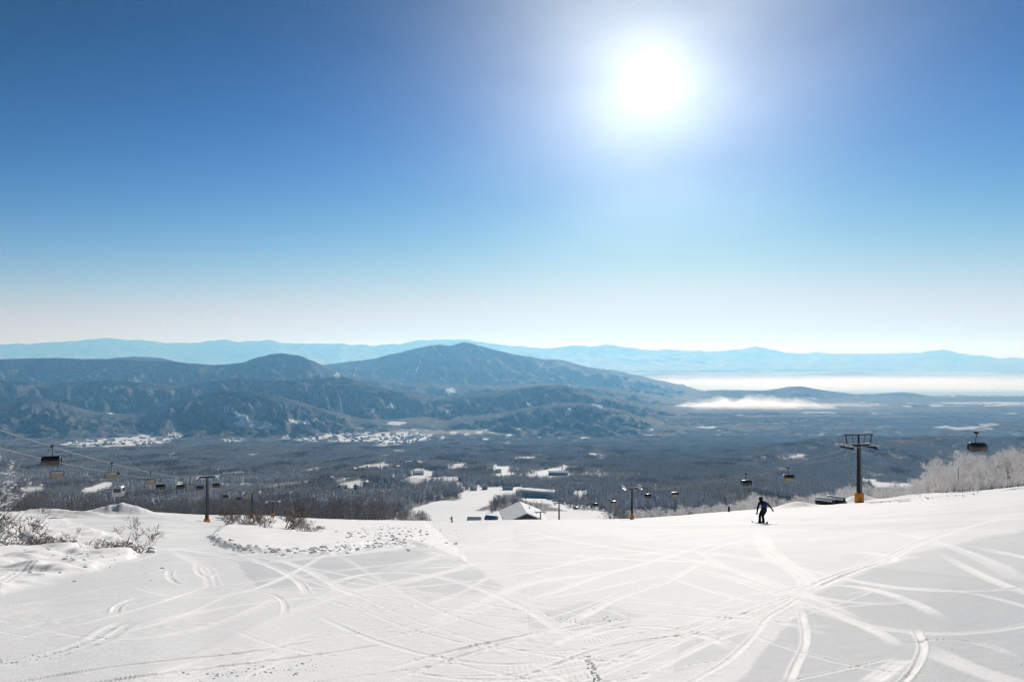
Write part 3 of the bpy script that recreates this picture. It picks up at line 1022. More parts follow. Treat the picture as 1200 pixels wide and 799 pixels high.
def hill(name, sky, dist, depth, base, mat, seed, rough, gully, lam, lo=-1.25, hi=1.25, cols=900, rows=80, back=0.6, fields=True, p=1.25, jag=2.0, sig=.0045):
    """a range whose crest line is given by points of the photograph"""
    pts = [ray(x, y) for x, y in sky]
    dep = smooth_curve([(float(a), float(b)) for a, b in pts], sig, -1.8, 1.8)
    uc = np.linspace(lo, hi, cols)
    t = np.concatenate([np.linspace(1, 0, rows), -np.linspace(0, 1, rows // 4 + 1)[1:]])     # 1 = foot in front, 0 = crest, -1 = foot behind
    Uh, T = np.meshgrid(uc, t)
    Dc = dist * (1 + .06 * fbm(uc * 3.1, uc * 0 + seed, 3, seed))
    Dd = np.where(T >= 0, Dc[None, :] - T * depth, Dc[None, :] - T * depth * back)
    Xh = Uh * Dd
    zc = ((-dep(uc) + (fbm(uc * 9, uc * 0 + .3, 3, seed + 21) + .6 * ridged(uc * 26, uc * 0 + .7, 3, seed + 22) - .3) * jag / F) * Dc)[None, :]
    rise = np.maximum(zc - base, 0)
    w = np.clip(np.abs(T), 0, 1)
    prof = np.power(1 - w, p) * (1 - .25 * np.sin(math.pi * w))
    # spurs run down from the crest, gullies between them
    wx = Xh + fbm(Xh / (lam * 2), Dd / (lam * 2), 3, seed + 3) * lam * .9
    sp = ridged(wx / lam, Dd / (lam * 2.8), 5, seed + 5, .47)
    sp2 = ridged(Xh / (lam * .55) + 3.1, Dd / (lam * .6), 4, seed + 6, .46)
    bell = np.power(np.clip(1 - w, 0, 1), .5) * sstep(.02, .34, w) * (1 - .3 * w)
    z = base + rise * prof + np.minimum(rise, 420) * gully * ((sp - .62) + .26 * (sp2 - .6)) * bell
    z += rough * fbm(Xh / (lam * .5), Dd / (lam * .6), 4, seed + 9) * sstep(0, .15, w) * np.minimum(1, rise / 120)
    z += rough * .12 * fbm(Xh / (lam * .12), Dd / (lam * .2), 3, seed + 11)
    z = np.where(w > .985, base - 60, z)
    pxh, pyh = proj(Xh, Dd, z)
    fld = np.zeros_like(z)
    if fields:
        for fx, fy, rx, ry in FIELDS:
            e = ((pxh + fbm(Xh / 150, Dd / 150, 2, 7) * rx * .7 - fx) / rx) ** 2 + ((pyh + fbm(Xh / 120, Dd / 120, 2, 6) * ry * .6 - fy) / ry) ** 2
            fld = np.maximum(fld, 1 - sstep(.6, 1.3, e))
        for line, wd in RUNS:
            fld = np.maximum(fld, .62 * np.exp(-(poly_dist(pxh, pyh, line, False) / wd) ** 2))
        woods = .55 * sstep(.40, .52, fbm(Xh / 130, Dd / 320, 4, seed + 61)) * sstep(.1, .4, fbm(Xh / 900, Dd / 900, 2, seed + 63) + .2)
        fld = np.maximum(fld, woods)
        low = sstep(.16, .30, fbm(Xh / 420, Dd / 900, 4, 211)) * sstep(790, 880, pxh) * sstep(462, 468, pyh) * (1 - sstep(500, 510, pyh))
        fld = np.maximum(fld, low * .8) * (T >= 0)
    o = structure(name, grid_mesh(name, np.stack([Xh, Dd, z], -1), mat, {'field': fld}))
    return o


hill('foothills', [(-500, 470), (-200, 480), (0, 474), (50, 468), (110, 482), (160, 486), (200, 472), (262, 456), (300, 460), (340, 468), (375, 478), (420, 490), (470, 494), (520, 494), (570, 486), (620, 478),
                   (665, 471), (700, 474), (745, 487), (790, 499), (850, 506), (930, 511), (1000, 514), (1100, 512), (1300, 514), (1700, 510)],
     5600, 1300, -575, M['hill_near'], 11, 30, 2.6, 270, rows=100)
hill('wooded_hills', [(-500, 442), (-200, 448), (0, 444), (60, 450), (130, 444), (210, 452), (270, 443), (330, 446), (400, 440), (440, 452), (500, 466), (560, 462), (620, 452), (660, 450), (700, 462), (770, 476),
                      (840, 490), (900, 498), (980, 500), (1060, 494), (1120, 500), (1200, 498), (1500, 500)],
     7000, 1500, -600, M['hill_near'], 23, 34, 2.5, 320, rows=90)
hill('plateau', [(-500, 428), (-200, 424), (0, 421.5), (60, 420), (120, 420.5), (200, 424), (250, 428), (285, 426), (300, 419), (318, 414.5), (332, 413), (350, 416), (372, 425), (395, 438), (450, 446), (540, 452), (640, 450), (720, 455),
                 (800, 470), (880, 482), (960, 486), (1040, 480), (1120, 484), (1200, 482), (1500, 486)],
     9200, 2200, -650, M['hill_mid'], 37, 34, 2.2, 420, rows=80)
hill('dark_knoll', [(60, 440), (110, 424), (135, 419), (160, 418), (190, 420), (215, 427), (240, 440)], 11500, 1500, -300, M['hill_mid'], 41, 14, .25, 600, lo=-.75, hi=-.42, cols=160, rows=30)
hill('mountain', [(-500, 440), (100, 438), (250, 434), (330, 432), (385, 427), (440, 420), (480, 411), (500, 406.5), (514, 404), (528, 406), (543, 401), (554, 402.5), (575, 409), (600, 414), (638, 420), (660, 421),
                  (690, 430), (720, 434), (760, 443), (800, 452), (830, 461), (860, 471), (920, 480), (1100, 482), (1500, 482)],
     12500, 3600, -705, M['hill_mt'], 53, 55, 2.1, 700, rows=120, p=1.45, sig=.0025)
hill('low_ridges', [(640, 520), (720, 508), (775, 497), (830, 501), (885, 495), (940, 501), (1010, 497), (1080, 503), (1150, 496), (1250, 501), (1500, 499)],
     5200, 600, -575, M['hill_near'], 91, 18, 1.2, 300, lo=.04, hi=1.25, cols=420, rows=40, jag=3.5)
hill('lake_ridges', [(700, 500), (780, 484), (840, 487), (900, 479), (960, 474), (1010, 478), (1060, 471), (1120, 475), (1200, 470), (1500, 474)],
     8300, 800, -650, M['hill_mid'], 97, 20, 1.2, 420, lo=.1, hi=1.25, cols=420, rows=40, jag=3.5)
hill('lakeside_hills', [(700, 490), (760, 478), (800, 464), (830, 458), (870, 457), (900, 457), (920, 453), (940, 452.5), (965, 458), (1000, 462), (1060, 460), (1100, 464), (1200, 464), (1500, 466)],
     10600, 1400, -705, M['hill_mid'], 67, 18, .8, 500, lo=.1, hi=1.25, cols=440, rows=50)
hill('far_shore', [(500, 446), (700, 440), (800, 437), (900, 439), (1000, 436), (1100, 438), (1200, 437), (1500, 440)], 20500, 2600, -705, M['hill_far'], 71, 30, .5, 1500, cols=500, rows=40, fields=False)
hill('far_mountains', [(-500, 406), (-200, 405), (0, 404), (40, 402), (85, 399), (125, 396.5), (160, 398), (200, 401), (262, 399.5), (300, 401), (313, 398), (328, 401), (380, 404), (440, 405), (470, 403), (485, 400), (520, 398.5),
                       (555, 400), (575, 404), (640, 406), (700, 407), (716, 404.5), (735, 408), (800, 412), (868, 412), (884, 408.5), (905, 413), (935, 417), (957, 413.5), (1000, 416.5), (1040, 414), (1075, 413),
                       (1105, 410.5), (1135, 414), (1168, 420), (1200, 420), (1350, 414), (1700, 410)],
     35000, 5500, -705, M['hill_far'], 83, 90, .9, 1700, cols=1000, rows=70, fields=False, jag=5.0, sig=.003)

# the lake between the lakeside hills and the far shore
m, nt, b = new_mat('lake_water')
b.inputs['Base Color'].default_value = (0.03, 0.05, 0.06, 1); b.inputs['Roughness'].default_value = 0.18
nt.links.new(bump(nt, noise(nt, objco(nt), 0.02, 4), 1.5, 0.5), b.inputs['Normal'])
lake = MB(); lake.add([(-9000, 10000, -700), (45000, 10000, -700), (45000, 20500, -700), (-9000, 20500, -700)], [(0, 1, 2, 3)])
structure('lake', lake.mesh('lake', m))

g = MB(); g.add([(-80000, -4000, -760), (80000, -4000, -760), (80000, 70000, -760), (-80000, 70000, -760)], [(0, 1, 2, 3)])
structure('plain', g.mesh('plain', M['hill_far']))

# ------------------------------------------------------------------ trees
def grow(mb_limb, mb_twig, p, d, L, r, depth, spread, up, twigs, tw_len, tw_r, lim=2):
    """a limb that bends and forks; the last levels are thin twigs"""
    steps = 3
    pts = [p.copy()]; dirs = d.copy()
    for i in range(steps):
        dirs = (dirs + Vector((random.gauss(0, .13), random.gauss(0, .13), random.gauss(0, .08) + up * .12))).normalized()
        pts.append(pts[-1] + dirs * (L / steps))
    if r > tw_r * 1.3:
        mb_limb.tube(pts, [r, r * .85, r * .68, r * .5], 4, False)
    else:
        for a, b in zip(pts[:-1], pts[1:]):
            mb_twig.spike(a, b + (b - a) * .15, r)
    if depth == 0:
        for _ in range(twigs):
            a = pts[random.randint(1, steps)]
            dd = (dirs + Vector((random.gauss(0, .6), random.gauss(0, .6), random.gauss(.1, .45)))).normalized()
            mb_twig.spike(a, a + dd * tw_len * random.uniform(.6, 1.3), tw_r)
        return
    n = random.randint(3, 4)
    for k in range(n):
        q = pts[1 + (k % steps)] if k else pts[-1]
        ax = Vector((random.gauss(0, 1), random.gauss(0, 1), random.gauss(0, .5))).normalized()
        dd = (dirs + ax * spread + Vector((0, 0, up * .35))).normalized()
        grow(mb_limb, mb_twig, q, dd, L * random.uniform(.58, .8), r * .58, depth - 1, spread, up, twigs, tw_len, tw_r)


def broadleaf(h, depth, twigs, spread=.75, lean=.06, stems=1, tw_len=.5, tw_r=.035, limbs=7, r0=None):
    a = MB(); b = MB(); c = MB()
    r0 = r0 or h * .022
    for s in range(stems):
        d = Vector((random.gauss(0, lean * (1 + stems)), random.gauss(0, lean * (1 + stems)), 1)).normalized()
        pts = [Vector((random.uniform(-.15, .15) * (stems > 1), random.uniform(-.15, .15) * (stems > 1), -.4))]
        for i in range(5):
            d = (d + Vector((random.gauss(0, .07), random.gauss(0, .07), .05))).normalized()
            pts.append(pts[-1] + d * (h * .72 / 5))
        a.tube(pts, [r0 * k for k in (1.25, 1, .85, .66, .48, .3)], 6, True)
        for k in range(limbs):
            t = .22 + .78 * k / max(1, limbs - 1)
            i = min(4, int(t * 5)); q = pts[i].lerp(pts[i + 1], t * 5 - i)
            ang = k * 2.4 + random.uniform(-.4, .4)
            dd = Vector((math.cos(ang) * (1.05 - t * .6), math.sin(ang) * (1.05 - t * .6), .35 + .8 * t)).normalized()
            grow(a, b, q, dd, h * (.30 - .10 * t) * random.uniform(.85, 1.2), r0 * (.5 - .25 * t), depth, spread, .5, twigs, tw_len, tw_r)
    return a, b


def conifer(h, tiers, per, r0=.27, fine=True):
    a = MB(); b = MB()
    a.tube([(0, 0, -.4), (0, 0, h * .5), (0, 0, h * .97)], [h * .018, h * .012, h * .002], 5, True)
    for i in range(tiers):
        t = i / (tiers - 1); z = h * (.10 + .86 * t); R = h * r0 * (1 - t) ** .85 + h * .015
        n = max(4, int(per * (1 - .55 * t)))
        for k in range(n):
            an = 2 * math.pi * (k + random.uniform(-.35, .35)) / n + i * .7
            rr = R * random.uniform(.75, 1.15)
            dx, dy = math.cos(an), math.sin(an); w = rr * .34 + .05
            droop = rr * random.uniform(.28, .5)
            p0 = Vector((0, 0, z + rr * .10)); p1 = Vector((dx * rr * .6, dy * rr * .6, z - droop * .35)); p2 = Vector((dx * rr, dy * rr, z - droop))
            s = Vector((-dy, dx, 0)) * w
            m = p1 + Vector((0, 0, rr * .10))
            b.add([p0, p1 + s - Vector((0, 0, .08 * rr)), m, p1 - s - Vector((0, 0, .08 * rr)), p2], [(0, 1, 2), (0, 2, 3), (1, 4, 2), (2, 4, 3)])
    return a, b


RIME_TREES = [broadleaf(6.0, 2, 5, spread=.9, stems=random.choice([1, 2]), tw_len=.42, tw_r=.034, limbs=11, r0=.10) for _ in range(5)]
BARE_TREES = [broadleaf(8.0, 2, 3, spread=.85, stems=2 + (i % 2), tw_len=.75, tw_r=.030, limbs=7, r0=.075, lean=.12) for i in range(5)]
CONIFERS = [conifer(12, 13, 11) for _ in range(4)]
SHRUBS = [broadleaf(2.2, 1, 5, spread=.8, stems=6, tw_len=.35, tw_r=.016, limbs=6, lean=.16, r0=.030) for _ in range(4)]

rime_me = [(a.mesh('rime_trunk', M['rime_bark']), b.mesh('rime_crown', M['rime'])) for a, b in RIME_TREES]
bare_me = [(a.mesh('bare_trunk', M['bark']), b.mesh('bare_crown', M['twig'])) for a, b in BARE_TREES]
con_me = [(a.mesh('conifer_trunk', M['bark']), b.mesh('conifer_crown', M['needles'])) for a, b in CONIFERS]
shrub_me = [(a.mesh('shrub_stems', M['shrub']), b.mesh('shrub_twigs', M['shrub_twig'])) for a, b in SHRUBS]


def plant(name, pair, label, cat, loc, s, group, parts=('trunk', 'crown'), rz=None):
    t = thing(name, label, cat, loc, random.uniform(0, 6.28) if rz is None else rz, group)
    t.scale = (s * random.uniform(.9, 1.15), s * random.uniform(.9, 1.15), s)
    link(parts[0], pair[0], t); link(parts[1], pair[1], t)
    return t


# rime trees along the right edge of the slope
RIME_SKY = smooth_curve([(1040, 566), (1060, 560), (1085, 553), (1097, 546), (1108, 538), (1122, 531), (1140, 533), (1165, 529), (1185, 524), (1200, 521), (1260, 512), (1400, 500)], 0, 1000, 1500)
placed = []
for i in range(150):
    px = random.uniform(1046, 1330); row = random.random()
    d0 = float(crest_dist((px - 600) / F))
    d = d0 * (1.03 + .40 * row)
    u = (px - CX) / F; X, Y = u * d, d
    if any((X - a) ** 2 + (Y - b_) ** 2 < 3.6 ** 2 for a, b_ in placed):
        continue
    placed.append((X, Y))
    zg = float(land(u, d)) - .2
    top = -float(ray(px, float(RIME_SKY(px)) + random.uniform(0, 16) - 2)[1]) * d
    hgt = max(2.2, min(9.5, top - zg))
    plant('rime_tree', random.choice(rime_me), 'white rime covered bare tree in the grove on the right edge of the slope', 'tree', (X, Y, zg), hgt / 6.0, 'rime trees in the grove on the right')
for i in range(90):                         # frosted brush along the foot of the grove
    px = random.uniform(1030, 1300); u = (px - CX) / F; d = float(crest_dist(u)) * random.uniform(1.0, 1.10)
    X, Y = u * d, d
    if any((X - a) ** 2 + (Y - b_) ** 2 < 1.2 ** 2 for a, b_ in placed):
        continue
    placed.append((X, Y))
    plant('frosted_bush', random.choice(rime_me), 'low white frosted bush at the foot of the rime grove on the right', 'bush', (X, Y, float(land(u, d)) - .5), random.uniform(1.6, 3.0) / 6.0, 'frosted bushes at the foot of the right grove', ('stems', 'twigs'))
for i in range(95):                         # the low frosted row behind the crest, from the middle to the tower
    px = random.uniform(740, 1050)
    u = (px - CX) / F; d = float(crest_dist(u)) * random.uniform(1.05, 1.4)
    X, Y = u * d, d
    if any((X - a) ** 2 + (Y - b_) ** 2 < 3.4 ** 2 for a, b_ in placed):
        continue
    placed.append((X, Y))
    zg = float(land(u, d)) - .2
    hpx = np.interp(px, [740, 780, 840, 880, 900, 920, 960, 990, 1050], [13, 13, 11, 16, 22, 11, 12, 19, 18]) * random.uniform(.6, 1.1)
    top = -float(crest_dep(u)) * d + hpx / F * d
    hgt = max(2.0, min(8.5, top - zg))
    plant('frosted_tree', random.choice(rime_me), 'low frosted tree rising behind the crest of the slope left of the right grove', 'tree', (X, Y, zg), hgt / 6.0, 'frosted trees behind the crest')

# bare trees: the brown woods below the left bench, nearest first
cand = []
tries = 0
while len(cand) < 300 and tries < 20000:
    tries += 1
    px = random.uniform(-60, 500); u = (px - CX) / F
    d0 = float(crest_dist(u)); d = d0 * random.uniform(1.04, 1.42)
    if px > 470 and d < 300:
        continue
    X, Y = u * d, d
    zg = float(land(u, d))
    ppx, ppy = proj(X, Y, zg)
    if clearing(np.array([ppx]), np.array([ppy]), np.array([X]), np.array([Y]))[0] > .5:
        continue
    if any((X - a) ** 2 + (Y - b_) ** 2 < 3.6 ** 2 for a, b_, _, _, _ in cand):
        continue
    top_y = np.interp(px, [-100, 0, 60, 110, 150, 200, 260, 300, 360, 410, 440, 470, 500], [572, 573, 573, 576, 577, 577, 577, 576, 573, 571, 578, 588, 598]) + random.uniform(-1, 9)
    top = -float(ray(px, top_y)[1]) * d
    cand.append((X, Y, zg, top - zg, px))
for X, Y, zg, hh, px in cand:
    hh = max(3.5, min(13, hh))
    if px > 300:
        lab, grp = 'bare brown tree in the thicket left of the lower piste', 'bare trees of the thicket'
    else:
        lab, grp = 'bare brown tree in the woods behind the left snow bench', 'bare trees behind the left bench'
    plant('bare_tree', random.choice(bare_me), lab, 'tree', (X, Y, zg - .3), hh / 8.0, grp)


# ------------------------------------------------------------------ the forest of the valley (one mass, instanced)
def merge(pairs, spots, name, mats):
    mb = MB()
    for (pr, x, y, s, r, mi) in spots:
        c, sn = math.cos(r) * s, math.sin(r) * s
        for part, off in ((pr[0], 0), (pr[1], 1)):
            mb.add([(v[0] * c - v[1] * sn + x, v[0] * sn + v[1] * c + y, v[2] * s) for v in part.v], part.f, mi * 2 + off)
    return mb.mesh(name, mats)


low_bare = [broadleaf(9, 1, 2, spread=.8, tw_len=1.4, tw_r=.10, limbs=6) for _ in range(3)]
low_con = [conifer(13, 7, 7) for _ in range(3)]
forest_mats = [M['bark'], M['twig'], M['bark'], M['twig_light'], M['bark'], M['needles']]


def single(pair, k, name):
    return merge(None, [(pair, 0, 0, 1, 0, k)], name, forest_mats)


hidden = bpy.data.collections.new('forest_trees')
kinds = []


def src(me):
    o = bpy.data.objects.new('forest_tree_%02d' % len(kinds), me); hidden.objects.link(o); kinds.append(o)


for i in range(3):
    src(single(low_bare[i], 0, 'grove_tree'))
for i in range(3):
    src(single(low_bare[i], 1, 'grove_tree'))
for i in range(3):
    src(single(low_con[i], 2, 'grove_tree'))
PATCH = 46.0


def patch(k, n):
    sp = []
    for _ in range(n):
        kk = k if random.random() < .88 else random.choice([0, 1, 2])
        pr = random.choice(low_con) if kk == 2 else random.choice(low_bare)
        sp.append((pr, random.uniform(-.55, .55) * PATCH, random.uniform(-.55, .55) * PATCH, random.uniform(.65, 1.25), random.uniform(0, 6.28), kk))
    return merge(None, sp, 'grove', forest_mats)


tiny_bare = [broadleaf(9, 0, 5, spread=.8, tw_len=1.9, tw_r=.22, limbs=6) for _ in range(3)]
tiny_con = [conifer(13, 5, 6) for _ in range(3)]
low_bare, low_con, save = tiny_bare, tiny_con, (low_bare, low_con)
for k in (0, 1, 2):
    for _ in range(3):
        src(patch(k, 60))

pos = []; sca = []; rot = []; idx = []


def stand(X, Y):
    """kind of woods at a place: below 0 bare, above conifer"""
    return fbm(X / 230, Y / 420, 3, 131) + .35 * fbm(X / 60, Y / 60, 2, 137)


# single trees near, patches beyond
def scatter(step, d0, d1, umax, base_idx, jitter, keep, smin, smax):
    nx = int(2 * umax * d1 / step); ny = int((d1 - d0) / step)
    gx, gy = np.meshgrid((np.arange(nx) - nx / 2) * step, d0 + np.arange(ny) * step)
    X = gx.ravel() + rng.uniform(-jitter, jitter, gx.size) * step; Y = gy.ravel() + rng.uniform(-jitter, jitter, gx.size) * step
    sel = (np.abs(X / Y) < umax) & (Y > d0) & (Y < d1) & (rng.random(X.size) < keep)
    X, Y = X[sel], Y[sel]; u = X / Y
    Z = land(u, Y) - .5
    ppx, ppy = proj(X, Y, Z)
    c = clearing(ppx, ppy, X, Y)
    for hh_ in (3.5, 7.5):                   # no tree right in front of a clearing: it would hide it
        c = np.maximum(c, clearing(ppx, ppy - hh_ * F / Y, X, Y))
    dc = crest_dist(u)
    ok = (c < .45) & (Y > dc * 1.45) & ((Y < 4700) | (X > 150))
    ok &= ~((Y < 545) & (ppx > 470) & (ppx < 745) & (rng.random(len(Y)) < np.where(ppx > 690, .6, 1.0)))
    X, Y, Z, u = X[ok], Y[ok], Z[ok], u[ok]
    st = stand(X, Y)
    right = sstep(.32, .5, u) * .22 + sstep(900, 1700, Y) * .02
    k = np.where(st + right > .045, 2, np.where(fbm(X / 120, Y / 260, 3, 151) + rng.normal(0, .12, len(X)) < -0.06, 0, 1))
    # conifers keep out of the first slope below the crest
    k = np.where((Y < 560) & (k == 2), 0, k)
    pos.append(np.stack([X, Y, Z], -1)); idx.append(base_idx + k * 3 + rng.integers(0, 3, len(X)))
    sca.append(rng.uniform(smin, smax, len(X))); rot.append(rng.uniform(0, 6.28, len(X)))


scatter(6.6, 230, 1400, .86, 0, .45, .95, .7, 1.35)
scatter(40.0, 1390, 4700, .9, 9, .3, 1.0, .72, 1.0)
scatter(54.0, 4690, 8200, .86, 9, .3, 1.0, .8, 1.1)
pos = np.concatenate(pos); sca = np.concatenate(sca); rot = np.concatenate(rot); idx = np.concatenate(idx)
print('forest instances', len(pos))

# the largest conifers of the valley are trees of their own
dd = pos[:, 1]
con = np.nonzero((idx >= 6) & (idx < 9) & (np.abs(pos[:, 0] / dd) < .78))[0]
con = con[np.argsort(-(sca[con] * 13 / dd[con]))][:290]
keepm = np.ones(len(pos), bool); keepm[con] = False
for i in con:
    X, Y, Z = pos[i]
    side = 'left of the lower piste' if X / Y < -.07 else ('right of the lodge' if X / Y > .06 else 'beyond the lodge')
    plant('conifer_tree', con_me[int(idx[i]) % 4], 'dark snow dusted conifer in the valley woods ' + side, 'tree', (X, Y, Z), float(sca[i]) * 1.05, 'conifers in the valley woods ' + side)
pos, sca, rot, idx = pos[keepm], sca[keepm], rot[keepm], idx[keepm]

fm = bpy.data.meshes.new('forest')
fm.vertices.add(len(pos)); fm.vertices.foreach_set('co', pos.reshape(-1).astype(np.float32))
for nm, arr, ty in (('tree_scale', sca, 'FLOAT'), ('tree_turn', rot, 'FLOAT'), ('tree_kind', idx, 'INT')):
    a = fm.attributes.new(nm, ty, 'POINT'); a.data.foreach_set('value', arr.astype(np.int32 if ty == 'INT' else np.float32))
forest = link('forest', fm); forest['kind'] = 'stuff'
for mm_ in forest_mats:
    fm.materials.append(mm_)
ng = bpy.data.node_groups.new('forest_trees', 'GeometryNodeTree')
ng.interface.new_socket('Geometry', in_out='INPUT', socket_type='NodeSocketGeometry')
ng.interface.new_socket('Geometry', in_out='OUTPUT', socket_type='NodeSocketGeometry')
gi = ng.nodes.new('NodeGroupInput'); go = ng.nodes.new('NodeGroupOutput')
m2p = ng.nodes.new('GeometryNodeMeshToPoints')
ci = ng.nodes.new('GeometryNodeCollectionInfo'); ci.inputs['Collection'].default_value = hidden
ci.inputs['Separate Children'].default_value = True; ci.inputs['Reset Children'].default_value = True
iop = ng.nodes.new('GeometryNodeInstanceOnPoints'); iop.inputs['Pick Instance'].default_value = True


def na(name, ty):
    n = ng.nodes.new('GeometryNodeInputNamedAttribute'); n.data_type = ty; n.inputs['Name'].default_value = name
    return n.outputs['Attribute']


cx = ng.nodes.new('ShaderNodeCombineXYZ'); ng.links.new(na('tree_turn', 'FLOAT'), cx.inputs['Z'])
ng.links.new(gi.outputs[0], m2p.inputs[0]); ng.links.new(m2p.outputs[0], iop.inputs['Points'])
ng.links.new(ci.outputs[0], iop.inputs['Instance']); ng.links.new(na('tree_kind', 'INT'), iop.inputs['Instance Index'])
ng.links.new(cx.outputs[0], iop.inputs['Rotation']); ng.links.new(na('tree_scale', 'FLOAT'), iop.inputs['Scale'])
ng.links.new(iop.outputs[0], go.inputs[0])
forest.modifiers.new('trees', 'NODES').node_group = ng

# ------------------------------------------------------------------ shrubs on the slope
def shrub(px, py, h, label, group, name='shrub', pair=None, wide=1.0, lean=None, rz=None):
    p = on_snow(px, py)
    t = plant(name, pair or random.choice(shrub_me), label, 'shrub' if name == 'shrub' else 'tree', (p.x, p.y, p.z - .12), h / 2.2, group, ('stems', 'twigs'), rz)
    t.scale = (t.scale[0] * wide, t.scale[1] * wide, t.scale[2])
    if lean:
        t.rotation_euler = (lean[0], lean[1], t.rotation_euler[2])
    return t


def snow_lumps(parent, n, spread, z0, z1, r0, r1, name='snow_clump'):
    b = MB()
    for _ in range(n):
        a = random.uniform(0, 6.28); q = spread * math.sqrt(random.random())
        r = random.uniform(r0, r1)
        b.ball((q * math.cos(a), q * math.sin(a), random.uniform(z0, z1)), (r * 1.5, r * 1.2, r * .75), 7, 5, 0, .25)
    o = b.build(name, M['snow'], parent, True); o['kind'] = 'stuff'
    return o


big = broadleaf(3.5, 2, 5, spread=.75, tw_len=.22, tw_r=.012, limbs=11, lean=.2, r0=.05)
big_me = (big[0].mesh('snowy_tree_trunk', M['bark']), big[1].mesh('snowy_tree_twigs', M['twig_light']))
p = on_snow(-20, 646)
t = plant('snowy_tree', big_me, 'small tree at the left edge of the photo with clumps of snow on its twigs', 'tree', (p.x, p.y, p.z - .3), 1.0, None, ('trunk', 'twigs'), .6)
t.scale = (.78, .78, .92)
clumps = MB()
tv = [Vector(v) for v in big[1].v]
for q in random.sample(tv, 260):
    if q.z > .5:
        r = random.uniform(.016, .045)
        clumps.ball(q + Vector((0, 0, r * .4)), (r * 1.5, r * 1.3, r * .8), 7, 5, 0, .25)
clumps.build('snow_clump', M['snow'], t, True)['kind'] = 'stuff'
wide_me = []
for k in range(2):
    a, b = broadleaf(1.5, 2, 2, spread=.6, stems=6, tw_len=.22, tw_r=.009, limbs=6, lean=.35, r0=.024)
    wide_me.append((a.mesh('shrub_stems', M['shrub']), b.mesh('shrub_twigs', M['shrub_twig'])))
s = shrub(14, 640, 2.6, 'wide dark stemmed shrub at the left edge leaning right over the snow', None, pair=wide_me[0], wide=1.3, lean=(0, .35), rz=0)
snow_lumps(s, 16, 1.0, .05, .5, .06, .14)
s = shrub(66, 642, 1.3, 'small snow laden shrub just right of the wide shrub at the left edge', None, pair=wide_me[1], wide=1.2)
snow_lumps(s, 14, .8, .0, .35, .06, .13)
s = shrub(140, 648, 1.5, 'low spreading shrub alone in the lumpy snow right of the left edge shrubs', None, pair=wide_me[0], wide=1.4, lean=(0, -.15), rz=2.4)
snow_lumps(s, 10, .9, .0, .25, .05, .11)
shrub(268, 616, 2.0, 'thin bare shrub leftmost of the row on the snow island', 'shrubs on the snow island')
shrub(287, 616, 2.9, 'tallest many stemmed shrub of the row on the snow island', 'shrubs on the snow island', wide=1.2)
shrub(303, 617, 2.0, 'bare shrub right beside the tallest shrub on the snow island', 'shrubs on the snow island')
s = shrub(330, 621, 2.7, 'shrub with one straight upright stem on the snow island', 'shrubs on the snow island', wide=1.3)
shrub(357, 625, 2.0, 'dense grey shrub leaning right, rightmost on the snow island', 'shrubs on the snow island', pair=wide_me[1], wide=1.3, lean=(0, .3), rz=0)
shrub(376, 622, .6, 'tiny tuft of twigs right of the dense leaning shrub', 'shrubs on the snow island', wide=1.2)

# ------------------------------------------------------------------ the two chairlifts
def rope_z(path, Y):
    for (a, b) in zip(path[:-1], path[1:]):
        if a[1] <= Y <= b[1]:
            t = (Y - a[1]) / (b[1] - a[1])
            L = b[1] - a[1]
            return a[2] + (b[2] - a[2]) * t - 4 * t * (1 - t) * L * L * .00012
    return path[-1][2]


def rope_xy(path, Y):
    for (a, b) in zip(path[:-1], path[1:]):
        if a[1] <= Y <= b[1]:
            t = (Y - a[1]) / (b[1] - a[1]); return a[0] + (b[0] - a[0]) * t
    return path[-1][0]


def haul_rope(path, off, label, group, r=.042):
    a, b = Vector(path[0]), Vector(path[-1]); dirv = Vector((b.x - a.x, b.y - a.y, 0)).normalized(); side = Vector((dirv.y, -dirv.x, 0))
    pts = []
    for (p, q) in zip(path[:-1], path[1:]):
        n = 14
        for i in range(n):
            Y = p[1] + (q[1] - p[1]) * i / n
            pts.append(Vector((rope_xy(path, Y), Y, rope_z(path, Y))) + side * off)
    pts.append(Vector(path[-1]) + side * off)
    m = MB(); m.tube(pts, r, 5)
    o = m.build('haul_rope', M['rope']); tag(o, label, 'rope', group)
    return o


